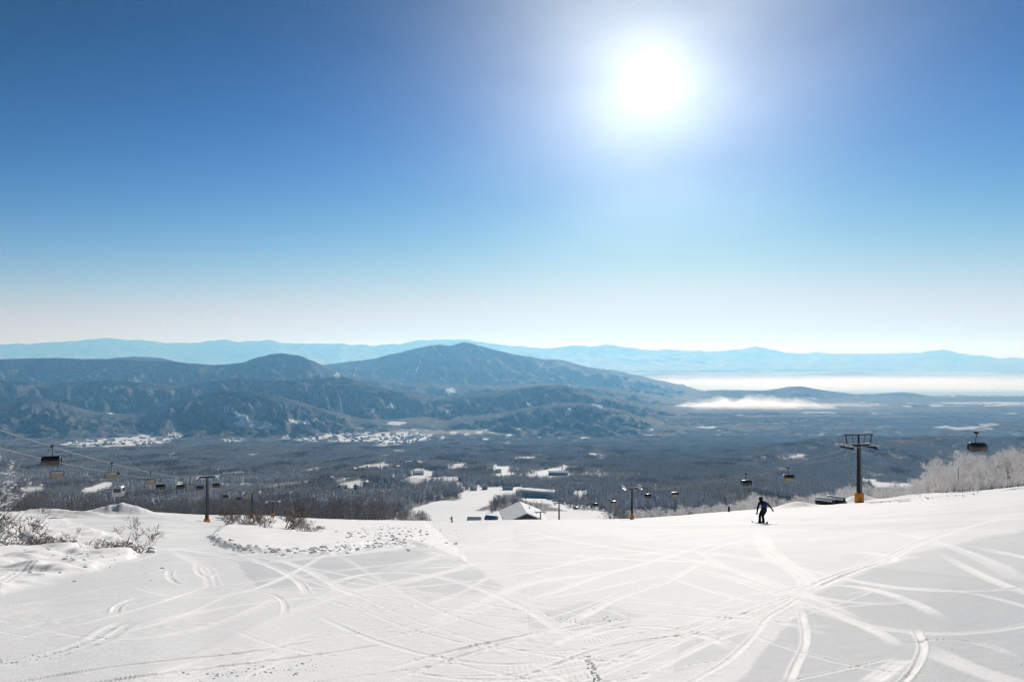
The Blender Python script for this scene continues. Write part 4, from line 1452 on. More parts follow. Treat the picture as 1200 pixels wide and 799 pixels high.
def lift_tower(loc, head, ang, label, group, gauge=4.6, frame=True, pole_r=.42, orange='full', simple=False):
    """loc: foot on the snow, head: height of the ropes above it, ang: turn of the line in plan"""
    t = thing('lift_tower', label, 'lift tower', loc, ang, group)
    m = MB(); m.tube([(0, 0, -1.2), (0, 0, head * .3), (0, 0, head + .15)], [pole_r * 1.15, pole_r, pole_r * .72], 14, True); m.build('pole', M['steel_dark'], t)
    m = MB(); m.tube([(0, 0, -.4), (0, 0, .2), (0, 0, 1.75), (0, 0, 1.85)], [pole_r + .32, pole_r + .35, pole_r + .33, pole_r + .2], 14, True)
    for z in (.35, .95, 1.55):
        m.tube([(0, 0, z - .03), (0, 0, z + .03)], pole_r + .37, 14, True)
    pad = m.build('crash_pad', M['orange'], t)
    g = gauge / 2
    m = MB(); m.box((0, 0, head + .1), (gauge + .6, .34, .36)); m.box((0, 0, head + .33), (gauge * .5, .2, .12)); m.build('crossarm', M['steel_dark'], t)
    for sx in (-1, 1):
        m = MB(); m.box((sx * g, 0, head - .28), (.16, 3.6, .22)); m.box((sx * g + sx * .5, 0, head - .05), (.5, 3.4, .06))
        for y in (-1.2, 1.2):
            m.box((sx * g, y, head - .12), (.12, .9, .16))
        tr = m.build('sheave_train', M['steel_dark'], t)
        for k in range(6):
            y = -1.55 + k * .62
            m = MB(); m.cyl((sx * g - .09, y, head - .30), (sx * g + .09, y, head - .30), .24, 14); m.cyl((sx * g - .12, y, head - .30), (sx * g + .12, y, head - .30), .08, 8)
            m.build('sheave', M['rubber'], tr)
        m = MB(); m.box((sx * (g + .5), 0, head + .02), (.8, 3.5, .05)); m.build('walkway', M['steel_grey'], t)
        m = MB()
        for y in (-1.7, -.55, .55, 1.7):
            m.tube([(sx * (g + .85), y, head + .03), (sx * (g + .85), y, head + .95)], .025, 5)
        m.tube([(sx * (g + .85), -1.7, head + .95), (sx * (g + .85), 1.7, head + .95)], .025, 5)
        m.build('handrail', M['steel_grey'], t)
    if frame:
        m = MB(); m.box((0, 0, head + 1.95), (gauge + 1.2, .22, .2))
        for sx in (-1, 1):
            m.tube([(sx * g, 0, head + .1), (sx * (g + .25), 0, head + 1.9)], .10, 6)
            m.tube([(sx * g * .45, 0, head + .2), (sx * g * .55, 0, head + 1.9)], .05, 6)
        m.tube([(0, 0, head + .1), (0, 0, head + 1.95)], .16, 8)
        m.build('lifting_frame', M['steel_dark'], t)
    m = MB()
    for sx in (-.18, .18):
        m.tube([(sx, -pole_r - .22, 1.9), (sx, -pole_r * .8 - .15, head + .1)], .02, 5)
    n = int((head - 2) / .33)
    for k in range(n):
        z = 2 + k * .33; y = -pole_r - .2 + (pole_r * .2) * (z / head)
        m.tube([(-.18, y, z), (.18, y, z)], .015, 4)
    m.build('ladder', M['steel_grey'], t)
    m = MB()
    for sx in (-1, 1):
        for k in range(7):
            m.ball((sx * (g + random.uniform(-.1, .75)), -1.5 + k * .5, head + .10), (.36, .42, random.uniform(.12, .26)), 8, 5, 0, .2)
    for k in range(9):
        m.ball((-g + gauge * k / 8, 0, head + .30), (.42, .22, random.uniform(.07, .16)), 8, 5, 0, .15)
    m.build('snow_cap', M['snow'], t, True)
    return t


def make_chair(kind, label, group):
    """a four seat chair; the origin is its grip on the rope, it faces +y"""
    name = 'bubble_chair' if kind == 'closed' else 'open_chair'
    t = thing(name, label, 'chairlift chair', (0, 0, 0), 0, group)
    m = MB(); m.box((0, 0, .02), (.22, .75, .26)); m.cyl((-.16, -.25, .12), (.16, -.25, .12), .14, 10); m.cyl((-.16, .25, .12), (.16, .25, .12), .14, 10); m.build('grip', M['steel_dark'], t)
    m = MB(); m.tube([(0, 0, 0), (0, -.06, -.7), (0, -.32, -1.35), (0, -.30, -1.75)], [.06, .06, .055, .06], 8); m.tube([(-1.18, -.30, -1.75), (1.18, -.30, -1.75)], .05, 8)
    for sx in (-1.18, 1.18):
        m.tube([(sx, -.30, -1.75), (sx, -.36, -2.6), (sx, -.22, -3.02), (sx, .32, -3.06)], .05, 6)
    m.build('hanger', M['steel_dark'], t)
    pad = M['tan'] if kind == 'tan' else M['yellow'] if kind == 'open' else M['steel_dark']
    for k in range(4):
        x = -.84 + k * .56
        m = MB(); m.box((x, .05, -2.98), (.52, .52, .10)); m.box((x, .30, -2.97), (.50, .07, .13)); m.build('seat', pad, t)
        m = MB(); m.box((x, -.25, -2.58), (.52, .09, .74), Matrix.Rotation(-.12, 3, 'X')); m.box((x, -.29, -2.25), (.50, .12, .09)); m.build('backrest', pad, t)
    m = MB()
    for sx in (-.95, -.3, .3, .95):
        m.tube([(sx, .36, -2.6), (sx, .52, -3.05), (sx, .52, -3.45)], .025, 6)
    m.tube([(-1.05, .36, -2.6), (1.05, .36, -2.6)], .03, 6); m.tube([(-1.1, .55, -3.45), (1.1, .55, -3.45)], .03, 6)
    m.build('footrest', M['steel_grey'], t)
    # the hood: a curved shell closed at both ends
    m = MB(); n = 12; W = 1.30
    if kind == 'tan':
        return t
    if kind == 'closed':
        arc = [(-.52, -2.95), (-.60, -2.5), (-.55, -2.05), (-.36, -1.75), (-.05, -1.60), (.30, -1.62), (.62, -1.82), (.82, -2.15), (.86, -2.55), (.76, -2.95), (.62, -3.12)]
    else:
        arc = [(.35, -1.55), (.02, -1.50), (-.32, -1.58), (-.62, -1.80), (-.78, -2.10), (-.80, -2.32)]
    k = len(arc)
    xs = [-W, -W * .94, W * .94, W]; sc = [.90, 1, 1, .90]
    cy = sum(a[0] for a in arc) / k; cz = sum(a[1] for a in arc) / k
    vs = [(x, cy + (a[0] - cy) * s_, cz + (a[1] - cz) * s_) for x, s_ in zip(xs, sc) for a in arc]
    fs = [(i * k + j, i * k + j + 1, (i + 1) * k + j + 1, (i + 1) * k + j) for i in range(3) for j in range(k - 1)]
    if kind == 'closed':
        fs += [tuple(range(k - 1, -1, -1)), tuple(3 * k + j for j in range(k))]
    m.add(vs, fs)
    hood = m.build('bubble', M['bubble'], t, True)
    m = MB()
    for x in (-W - .02, 0, W + .02):
        m.tube([(x, cy + (a[0] - cy) * (1.02 if x == 0 else .93), cz + (a[1] - cz) * (1.02 if x == 0 else .93)) for a in arc], .03, 5)
    m.build('bubble_rib', M['steel_dark'], hood)
    md = hood.modifiers.new('shell', 'SOLIDIFY'); md.thickness = .02
    return t


def make_cabin(label, group):
    t = thing('gondola_cabin', label, 'gondola cabin', (0, 0, 0), 0, group)
    m = MB(); m.box((0, 0, .02), (.22, .75, .26)); m.cyl((-.16, -.25, .12), (.16, -.25, .12), .14, 10); m.cyl((-.16, .25, .12), (.16, .25, .12), .14, 10); m.build('grip', M['steel_dark'], t)
    m = MB(); m.tube([(0, 0, 0), (.10, 0, -.4), (.10, 0, -1.9), (0, 0, -2.2)], .06, 8); m.tube([(-.6, 0, -2.2), (.6, 0, -2.2)], .05, 8); m.build('hanger', M['steel_grey'], t)
    m = MB()
    prof = [(-.78, -4.15), (-.92, -3.6), (-.92, -3.3), (-.80, -2.6), (-.62, -2.36), (.62, -2.36), (.80, -2.6), (.92, -3.3), (.92, -3.6), (.78, -4.15)]
    k = len(prof)
    ys = [-.90, -.82, .82, .90]; sc = [.9, 1, 1, .9]
    vs = [(a[0] * s_, y, -3.25 + (a[1] + 3.25) * s_) for y, s_ in zip(ys, sc) for a in prof]
    fs = [(i * k + j, (i + 1) * k + j, (i + 1) * k + (j + 1) % k, i * k + (j + 1) % k) for i in range(3) for j in range(k)] + [tuple(range(k)), tuple(3 * k + j for j in range(k - 1, -1, -1))]
    m.add(vs, fs); m.build('cabin_shell', M['cabin_white'], t)
    for y in (-.905, .905):
        m = MB(); m.box((0, y, -3.0), (1.25, .02, .75)); m.build('window', M['window'], t)
    for x in (-.885, .885):
        m = MB(); m.box((x, 0, -2.98), (.03, 1.3, .72), Matrix.Rotation(-.16 if x > 0 else .16, 3, 'Y')); m.build('window', M['window'], t)
        m = MB(); m.box((x * 1.06, 0, -3.75), (.05, 1.0, .5)); m.build('ski_rack', M['steel_grey'], t)
    m = MB()
    for _ in range(6):
        m.ball((random.uniform(-.4, .4), random.uniform(-.6, .6), -2.34), (.4, .4, .09), 8, 5, 0, .15)
    m.build('snow_cap', M['snow'], t, True)
    return t


RP = [(72.4, 60, -1.0), (62.1, 122, -16.9), (42.4, 241, -48.0), (24.0, 348, -76.6), (16.6, 400, -93.0), (9.5, 455, -104.5)]
LP = [(-44.3, 40, -.6), (-76.0, 170, -31.2), (-97.2, 255, -52.3), (-113.6, 324, -70.6), (-127, 380, -86.5)]
r_ang = math.atan2(-(RP[2][0] - RP[1][0]), RP[2][1] - RP[1][1]); l_ang = math.atan2(-(LP[2][0] - LP[1][0]), LP[2][1] - LP[1][1])


def tower_on(pt, ang, label, group, **kw):
    z = snow_z(pt[0], pt[1]) if pt[1] < 460 and pt[1] < float(crest_dist(pt[0] / pt[1])) else float(land(pt[0] / pt[1], pt[1]))
    return lift_tower((pt[0], pt[1], z), pt[2] - z + .55, ang, label, group, **kw)


tower_on(RP[1], r_ang, 'tall dark lift tower with snowy crossarm beside the right grove of rime trees', 'towers of the right chairlift')
tower_on(RP[2], r_ang, 'dark lift tower on the crest right of the lodge', 'towers of the right chairlift', frame=False)
tower_on(RP[3], r_ang, 'lift tower just right of the lodge roof', 'towers of the right chairlift', frame=True)
tower_on(RP[4], r_ang, 'small lift tower standing in front of the lodge gable', 'towers of the right chairlift', frame=False)
tower_on(LP[1], l_ang, 'dark lift tower with orange padded foot on the left snow bench', 'towers of the left chairlift', gauge=3.6, frame=False)
tower_on(LP[2], l_ang, 'smaller lift tower with orange foot behind the shrubs of the snow island', 'towers of the left chairlift', gauge=5.0, frame=False)
tower_on(LP[3], l_ang, 'short lift tower with wide snowy head at the edge of the brown woods', 'towers of the left chairlift', gauge=5.0, frame=False)
haul_rope(RP, -2.3, 'haul rope of the right chairlift on the side nearer the lodge', 'ropes of the right chairlift')
haul_rope(RP, 2.3, 'haul rope of the right chairlift on the side nearer the rime grove', 'ropes of the right chairlift')
haul_rope(LP, -2.5, 'haul rope of the left chairlift on the outer side', 'ropes of the left chairlift', .018)
haul_rope(LP, 2.5, 'haul rope of the left chairlift on the side nearer the slope', 'ropes of the left chairlift', .018)

PROTO = {}


def hang(path, px, off, kind, label, group, face):
    a, b = Vector(path[0]), Vector(path[-1]); dv = Vector((b.x - a.x, b.y - a.y, 0)).normalized(); side = Vector((dv.y, -dv.x, 0))
    u = (px - CX) / F; best = None
    for Y in np.arange(path[0][1] + 2, path[-1][1] - 1, .5):
        x = rope_xy(path, Y) + side.x * off; y = Y + side.y * off
        e = abs(x / y - u)
        if best is None or e < best[0]:
            best = (e, x, y, rope_z(path, Y))
    _, x, y, z = best
    if kind not in PROTO:
        PROTO[kind] = make_cabin(label, group) if kind == 'cabin' else make_chair(kind, label, group)
        o = PROTO[kind]; remember(o)
    else:
        o = copy_tree(PROTO[kind]); o['label'] = label; o['group'] = group
    if kind == 'cabin':
        o.scale = (.85,) * 3
    else:
        o.scale = (.64,) * 3 if path is LP else (.86,) * 3
    o.location = (x, y, z); o.rotation_euler = (0, 0, math.atan2(-dv.x, dv.y) + (math.pi if face else 0))
    return o


GR, GL = 'chairs on the right lift', 'chairs on the left lift'
hang(RP, 1142, 2.3, 'closed', 'large dark bubble chair hanging over the rime grove at the right edge', GR, 1)
hang(RP, 922, 2.3, 'open', 'chair with yellow seats hanging above the snow mound left of the tall tower', GR, 0)
hang(RP, 873, -2.3, 'closed', 'dark bubble chair hanging above and left of the black skier', GR, 1)
hang(RP, 790, 2.3, 'open', 'small yellow seated chair right of the crest tower', GR, 0)
hang(RP, 758, -2.3, 'closed', 'small dark bubble chair beside the head of the crest tower', GR, 1)
hang(RP, 718, 2.3, 'open', 'distant yellow seated chair just left of the crest tower', GR, 0)
hang(RP, 697, -2.3, 'closed', 'distant dark bubble chair between the crest tower and the lodge', GR, 1)
hang(RP, 674, 2.3, 'open', 'farthest yellow seated chair near the tower beside the lodge', GR, 0)
hang(LP, 62, 2.5, 'closed', 'largest dark bubble chair on the left lift, near the left edge', GL, 1)
hang(LP, 69, -2.5, 'tan', 'tan seated open chair hanging just below the largest dark bubble chair', GL, 0)
hang(LP, 141, -2.5, 'cabin', 'pale snow topped cabin hanging over the mound on the left bench', GL, 0)
hang(LP, 133, 2.5, 'tan', 'tan seated open chair partly behind the pale cabin', GL, 0)
hang(LP, 190, -2.5, 'closed', 'dark bubble chair midway between pale cabin and left tower', GL, 1)
hang(LP, 178, 2.5, 'tan', 'tan seated open chair just left of the midway dark bubble chair', GL, 0)
hang(LP, 213, -2.5, 'closed', 'small dark bubble chair second left of the left tower', GL, 1)
hang(LP, 224, 2.5, 'tan', 'small tan seated chair just left of the left tower', GL, 0)
hang(LP, 236, -2.5, 'closed', 'small dark bubble chair touching the left tower in view', GL, 1)
hang(LP, 255, 2.5, 'closed', 'small dark bubble chair just right of the left tower', GL, 1)
hang(LP, 266, -2.5, 'closed', 'small dark bubble chair second right of the left tower', GL, 1)
hang(LP, 271, 2.5, 'tan', 'small tan seated chair third right of the left tower', GL, 0)
hang(LP, 282, -2.5, 'closed', 'tiny dark bubble chair just left of the smaller tower', GL, 1)
hang(LP, 290, 2.5, 'tan', 'tiny tan seated chair touching the smaller tower in view', GL, 0)

# ------------------------------------------------------------------ things lying and standing on the slope
def crash_roll(px, d, ang, label):
    p = on_snow(px, d=d)
    t = thing('padded_roll', label, 'padded roll', (p.x, p.y, p.z + .54), ang, 'padded rolls left of the tall tower')
    R = .66; L = 1.6
    m = MB(); m.tube([(0, -L, 0), (0, -L + .12, 0), (0, L - .12, 0), (0, L, 0)], [R * .92, R, R, R * .92], 18, True)
    for y in (-1.1, -.35, .35, 1.1):
        m.tube([(0, y - .06, 0), (0, y + .06, 0)], R + .02, 18, True)
    m.build('roll', M['rubber'], t)
    m = MB(); m.cyl((0, -L - .02, 0), (0, -L + .05, 0), R * .35, 12); m.build('end_core', M['steel_dark'], t)
    m = MB(); n = 13; ny = 9
    vs = []; fs = []
    for j in range(ny):
        y = -L * .97 + 2 * L * .97 * j / (ny - 1)
        for i in range(n):
            a = math.radians(25 + 130 * i / (n - 1)); th = .16 * math.sin(math.pi * i / (n - 1)) ** .7 * (1 + random.uniform(-.25, .25)) + .004
            vs.append(((R + .015 + th) * math.cos(a), y, (R + .015 + th) * math.sin(a)))
    for j in range(ny - 1):
        for i in range(n - 1):
            fs.append((j * n + i, (j + 1) * n + i, (j + 1) * n + i + 1, j * n + i + 1))
    m.add(vs, fs)
    cap = m.build('snow_cap', M['snow'], t, True)
    md = cap.modifiers.new('depth', 'SOLIDIFY'); md.thickness = .05; md.offset = 1
    return t


crash_roll(965, 131, .75, 'black roll under a snow cap, left one of the pair by the tall tower')
crash_roll(978, 132.8, .75, 'black roll under a snow cap, right one of the pair by the tall tower')

p = on_snow(853, d=176)
t = thing('padded_post', 'short dark padded post alone on the crest left of the black skier', 'post', p)
m = MB(); m.tube([(0, 0, -.4), (0, 0, 1.55)], .24, 12); m.build('padding', M['rubber'], t)
m = MB(); m.tube([(0, 0, 1.5), (0, 0, 2.0)], .05, 8); m.build('pole', M['steel_grey'], t)
m = MB(); m.ball((0, 0, 1.6), (.27, .27, .14), 10, 6, 0, .1); m.build('snow_cap', M['snow'], t, True)


def snow_gun(px, d, ang, label):
    p = on_snow(px, d=d)
    t = thing('snow_gun', label, 'snow gun', p, ang, 'snow guns by the brown woods')
    m = MB(); m.tube([(0, 0, -.2), (0, 0, 1.35)], .10, 8)
    for k in range(3):
        a = k * 2.09; m.tube([(0, 0, .5), (1.0 * math.cos(a), 1.0 * math.sin(a), -.15)], .06, 6)
    m.build('stand', M['steel_dark'], t)
    m = MB(); m.tube([(0, -.75, 1.55), (0, -.5, 1.62), (0, .35, 1.78), (0, .75, 1.86)], [.42, .52, .50, .62], 16, True); m.build('barrel', M['steel_dark'], t)
    m = MB(); m.tube([(0, .74, 1.86), (0, .80, 1.87)], .66, 16, True); m.build('nozzle_ring', M['steel_grey'], t)
    m = MB(); m.ball((0, 0, 2.2), (.42, .7, .15), 10, 6, 0, .1); m.build('snow_cap', M['snow'], t, True)


snow_gun(344, 318, .4, 'snow capped snow gun, left of the two by the brown woods')
snow_gun(352, 322, -.5, 'snow capped snow gun, right of the two by the brown woods')
p = on_snow(359, d=325)
t = thing('marker_pole', 'thin dark pole standing right of the snow guns', 'pole', p)
m = MB(); m.tube([(0, 0, -.3), (0, 0, 5.2)], [.12, .08], 8); m.build('pole', M['steel_dark'], t)
m = MB(); m.box((0, 0, 4.9), (.9, .08, .25)); m.build('sign_board', M['steel_grey'], t)

# ------------------------------------------------------------------ people
def skinned(name, mat, verts, edges, parent, root=0, sub=2):
    me = bpy.data.meshes.new(name); me.from_pydata([v[:3] for v in verts], edges, []); me.materials.append(mat)
    o = link(name, me, parent)
    md = o.modifiers.new('skin', 'SKIN'); md.use_smooth_shade = True
    for i, v in enumerate(verts):
        sv = me.skin_vertices[0].data[i]; r = v[3]; sv.radius = (r, r) if isinstance(r, (int, float)) else r; sv.use_root = (i == root)
    if sub:
        s = o.modifiers.new('sub', 'SUBSURF'); s.levels = sub; s.render_levels = sub
    return o


def glove(parent, wrist, toward, mat):
    """a gloved hand: palm, four bent fingers of unequal length and a thumb from the side of the palm"""
    w = Vector(wrist); d = Vector(toward).normalized(); s = d.cross(Vector((0, 1, 0))).normalized(); n = s.cross(d)
    verts = [(*w, .032), (*(w + d * .05), (.042, .026)), (*(w + d * .09), (.045, .026))]; edges = [(0, 1), (1, 2)]
    for k, (off, L) in enumerate(((-.033, .065), (-.011, .078), (.011, .073), (.033, .056))):
        a = w + d * .105 + s * off; b = a + d * L * .55 + n * .008; c = b + d * L * .45 + n * .028
        i = len(verts); verts += [(*a, .013), (*b, .012), (*c, .010)]; edges += [(2, i), (i, i + 1), (i + 1, i + 2)]
    a = w + d * .045 + s * -.042; b = a + d * .035 - s * .022 + n * .01; c = b + d * .03 + n * .018
    i = len(verts); verts += [(*a, .015), (*b, .013), (*c, .011)]; edges += [(1, i), (i, i + 1), (i + 1, i + 2)]
    return skinned('glove', mat, verts, edges, parent, 0, 1)


def person(loc, rotz, label, cloth, panel, mirror=1, scale=1.0):
    t = thing('person', label, 'person', loc, rotz)
    t.scale = (scale * 1.12, scale * 1.12, scale)
    X = lambda x: x * mirror
    V = [(X(.20), .00, .92, (.165, .125)),       # 0 pelvis
         (X(.17), .00, 1.06, (.150, .115)), (X(.12), .01, 1.22, (.185, .125)), (X(.09), .02, 1.34, (.150, .10)), (X(.05), .04, 1.43, .062), (X(.02), .06, 1.53, (.088, .10)), (X(.01), .06, 1.60, (.075, .085)),   # to the crown
         (X(-.10), .01, 1.31, .078), (X(-.17), .00, 1.12, .062), (X(-.205), .03, .95, .054), (X(-.20), .06, .80, .046), (X(-.195), .08, .71, .036),     # left arm
         (X(.27), .00, 1.33, .078), (X(.40), -.02, 1.21, .062), (X(.52), -.01, 1.09, .054), (X(.64), .03, .94, .046), (X(.71), .05, .85, .036),           # right arm
         (X(.11), .01, .86, .115), (X(.03), .07, .66, .098), (X(-.03), .10, .47, .078), (X(-.07), .03, .28, .074), (X(-.10), -.02, .12, .062),              # left leg
         (X(.27), .01, .86, .115), (X(.21), .07, .66, .098), (X(.14), .10, .46, .078), (X(.13), .03, .28, .074), (X(.12), -.02, .12, .062)]                 # right leg
    E = [(0, 1), (1, 2), (2, 3), (3, 4), (4, 5), (5, 6), (3, 7), (7, 8), (8, 9), (9, 10), (10, 11), (3, 12), (12, 13), (13, 14), (14, 15), (15, 16),
         (0, 17), (17, 18), (18, 19), (19, 20), (20, 21), (0, 22), (22, 23), (23, 24), (24, 25), (25, 26)]
    skinned('body', cloth, V, E, t, 0, 2)
    glove(t, (X(-.195), .08, .72), (0, .1, -1), M['black_cloth']); glove(t, (X(.70), .05, .86), (X(.6), .1, -.8), M['black_cloth'])
    m = MB(); m.ball((X(.02), .09, 1.54), (.074, .085, .105), 12, 8); m.ball((X(.02), .175, 1.525), (.014, .02, .02), 6, 4)
    m.box((X(.02), .168, 1.485), (.045, .012, .010))
    m.build('face', M['skin'], t, True)
    m = MB(); m.ball((X(.015), .045, 1.59), (.112, .128, .105), 14, 8); m.tube([(X(.015) - .10, .04, 1.57), (X(.015) - .09, .08, 1.47)], .022, 6); m.tube([(X(.015) + .10, .04, 1.57), (X(.015) + .09, .08, 1.47)], .022, 6)
    m.build('helmet', M['black_cloth'], t, True)
    m = MB(); m.box((X(.02), .165, 1.565), (.16, .04, .075)); m.build('goggles', M['window'], t)
    if panel:
        m = MB(); vs = []; fs = []
        for j in range(7):
            z = 1.02 + .33 * j / 6; cx_ = .17 - .09 * j / 6; w = (.13, .15, .17, .18, .18, .165, .13)[j]
            for i in range(7):
                a = -1 + 2 * i / 6
                vs.append((X(cx_ + .02 + w * a * .92), -.155 + .07 * a * a - .01 * math.sin(j), z))
        for j in range(6):
            for i in range(6):
                fs.append((j * 7 + i, j * 7 + i + 1, (j + 1) * 7 + i + 1, (j + 1) * 7 + i))
        m.add(vs, fs)
        o = m.build('jacket_panel', panel, t, True); md = o.modifiers.new('cloth', 'SOLIDIFY'); md.thickness = .03
    for sx, y in ((-.10, -.02), (.12, -.02)):
        m = MB(); m.tube([(X(sx), y, .04), (X(sx), y, .16), (X(sx), y - .01, .27)], [.075, .070, .078], 10); m.ball((X(sx), y + .09, .075), (.062, .12, .055), 10, 6)
        m.build('boot', M['rubber'], t, True)
    return t


def snowboard(loc, rot, label, L=1.55):
    m = MB(); n = 17; W = .15; vs = []; fs = []
    for i in range(n):
        t = -1 + 2 * i / (n - 1); x = t * L / 2; e = abs(t)
        w = W * (1 - .12 * (1 - e * e)) if e < .82 else W * math.sqrt(max(.02, 1 - ((e - .82) / .18) ** 2 * .96))
        z = .13 * max(0, (e - .78) / .22) ** 1.8
        for y in (-w, w):
            vs += [(x, y, z), (x, y, z + .014)]
    for i in range(n - 1):
        a = i * 4; b = a + 4
        fs += [(a + 1, a + 3, b + 3, b + 1), (a, b, b + 2, a + 2), (a, a + 1, b + 1, b), (a + 2, b + 2, b + 3, a + 3)]
    fs += [(0, 2, 3, 1), ((n - 1) * 4, (n - 1) * 4 + 1, (n - 1) * 4 + 3, (n - 1) * 4 + 2)]
    m.add(vs, fs)
    t = thing('snowboard', label, 'snowboard', loc); t.rotation_euler = rot
    m.build('deck', M['board'], t, True)
    for x in (-.20, .22):
        k = MB(); k.box((x, 0, .028), (.12, .26, .02)); k.box((x, -.11, .09), (.10, .03, .13)); k.build('binding', M['rubber'], t)
    return t


p = on_snow(893, 614.0)
SK = p
person((p.x - .05, p.y, p.z + .05), .12, 'person in black with a blue jacket back sliding away down the slope, arms spread', M['black_cloth'], M['blue_cloth'])
snowboard((p.x + .05, p.y - .03, p.z + .05), (-.10, .10, .10), 'blue snowboard under the person in black')
p = on_snow(530, d=190)
person((p.x, p.y, p.z + .05), -.3, 'person in red far down the slope near the lower piste', M['red_cloth'], None, -1)
snowboard((p.x, p.y - .02, p.z + .03), (-.1, .2, .9), 'board under the person in red')


# ------------------------------------------------------------------ buildings
def gable_house(name, loc, rz, w, l, h, rh, wall, roof_mat, label, group=None, over=.6, snow=.45, windows=True, cat='house', chimney=True, rows=1):
    """ridge along y; w across, l along, h to the eaves, rh from eaves to ridge"""
    t = thing(name, label, cat, loc, rz, group)
    m = MB(); x, y = w / 2, l / 2
    m.add([(-x, -y, -2), (x, -y, -2), (x, y, -2), (-x, y, -2), (-x, -y, h), (x, -y, h), (x, y, h), (-x, y, h), (0, -y, h + rh), (0, y, h + rh)],
          [(0, 1, 5, 8, 4), (1, 2, 6, 5), (2, 3, 7, 9, 6), (3, 0, 4, 7)])
    m.build('wall', wall, t)
    for nm, mt, lift, th, ov in (('roof', roof_mat, .02, .16, over), ('roof_snow', M['snow'], .19, snow, over - .08)):
        if nm == 'roof_snow' and snow <= 0:
            continue
        m = MB(); X = x + ov; Y = y + ov; sl = rh / x
        z0 = h - ov * sl + lift; z1 = h + rh + lift
        m.add([(-X, -Y, z0), (0, -Y, z1), (X, -Y, z0), (X, -Y, z0 + th), (0, -Y, z1 + th), (-X, -Y, z0 + th), (-X, Y, z0), (0, Y, z1), (X, Y, z0), (X, Y, z0 + th), (0, Y, z1 + th), (-X, Y, z0 + th)],
              [(0, 1, 4, 5), (1, 2, 3, 4), (7, 6, 11, 10), (8, 7, 10, 9), (5, 4, 10, 11), (4, 3, 9, 10), (0, 6, 7, 1), (1, 7, 8, 2), (0, 5, 11, 6), (2, 8, 9, 3)])
        r = m.build(nm, mt, t)
    if windows:
        nw = max(2, int(l / 3.2))
        for r_ in range(rows):
            z = 1.5 + 2.8 * r_
            for s_ in (-1, 1):
                for k in range(nw):
                    yy = -y + l * (k + .5) / nw
                    m = MB(); m.box((s_ * (x + .02), yy, z), (.06, 1.1, 1.25)); f_ = m.build('window', M['window'], t)
                    m = MB(); m.box((s_ * (x + .05), yy, z - .68), (.12, 1.3, .08)); m.build('sill', M['snow'], f_)
        for s_ in (-1, 1):
            for k in (-1, 1):
                m = MB(); m.box((k * w * .22, s_ * (y + .02), 1.6), (1.2, .06, 1.3)); m.build('window', M['window'], t)
        m = MB(); m.box((0, -y - .03, .95), (1.0, .08, 2.1)); m.build('door', M['wall_brown'], t)
    if chimney:
        m = MB(); m.box((x * .4, y * .3, h + rh * .8 + .5), (.7, .7, 1.8)); m.build('chimney', M['wall_grey'], t)
    return t


def at_ground(px, py, dmin=300):
    g_ = ground_px(px, py, dmin); return g_


# the lodge: a broad gabled roof deep in snow, its dark gable end to the right front
g_ = ground_at(613, 535); g_.z -= .9
lodge = gable_house('lodge', g_, .12, 29, 36, 4.8, 6.2, M['wall_brown'], M['wall_brown'], 'ski lodge with broad white roof and dark front gable at the foot of the slope', over=2.2, snow=.9, cat='lodge', rows=1)
m = MB()
for k in range(-2, 3):
    m.box((k * 3.4, -18.06, 6.2), (2.4, .08, 1.7))
m.build('gable_window', M['window'], lodge)
for sx in (-1, 1):
    m = MB(); m.tube([(sx * 15.5, -20.2, 3.6), (0, -20.2, 11.0)], .22, 6); m.build('barge_board', M['wall_brown'], lodge)
g_ = ground_at(576, 505)
gable_house('shed', g_ + Vector((0, 0, 1.2)), 1.2, 6, 8, 2.4, 1.8, M['wall_grey'], M['blue_sheet'], 'small shed with a blue roof left of the lodge', snow=0, cat='shed', chimney=False)
g_ = ground_at(556, 500)
gable_house('shed', g_ + Vector((0, 0, .4)), 1.5, 6, 9, 2.0, 1.5, M['wall_grey'], M['wall_brown'], 'low snow covered shed left of the blue roofed shed', snow=.7, cat='shed', chimney=False)
# the long pale hotel block and the other large buildings
gable_house('hotel', at_ground(632, 582.5) + Vector((0, 0, .5)), 1.18, 13, 42, 7.5, .5, M['cabin_white'], M['wall_grey'], 'long pale two storey hotel block with snowy roof beyond the lodge', snow=.8, cat='hotel', rows=2)
gable_house('hall', at_ground(654, 556.5) + Vector((0, 0, .5)), 1.57, 14, 38, 5.5, 2.2, M['blue_wall'], M['blue_sheet'], 'long hall with blue roof among the snowy fields beyond the hotel', snow=0, cat='hall', rows=1)
gable_house('long_house', at_ground(595, 573.5), 1.57, 9, 15, 3.4, 2.0, M['wall_grey'], M['wall_brown'], 'long low snow roofed house left of the hotel block', snow=.6)
gable_house('cream_house', at_ground(609, 580.5), .2, 8, 9, 5.5, 2.4, M['wall_cream'], M['wall_brown'], 'cream house at the left end of the hotel block', snow=.4)

HOUSES = [(401, 573, 'dark', 12), (393, 576, 'grey', 9), (425, 560, 'cream', 9), (440, 551, 'cream', 11), (452, 549, 'cream', 12), (466, 549, 'cream', 12), (481, 546, 'grey', 13), (487, 541, 'grey', 10), (490, 556, 'cream', 18),
          (478, 557, 'cream', 12), (429, 569, 'grey', 9), (447, 564, 'cream', 10), (508, 567, 'cream', 12), (531, 571, 'grey', 9), (546, 551, 'cream', 10), (459, 562, 'grey', 10), (500, 549, 'grey', 10), (512, 557, 'cream', 9),
          (640, 549, 'cream', 12), (666, 545, 'cream', 13), (575, 551, 'grey', 10), (584, 554, 'cream', 10), (470, 570, 'grey', 9), (520, 549, 'grey', 9), (415, 552, 'grey', 10), (388, 563, 'cream', 9), (540, 563, 'grey', 9), (417, 573, 'grey', 8),
          (555, 574, 'cream', 8), (568, 573, 'grey', 8)]
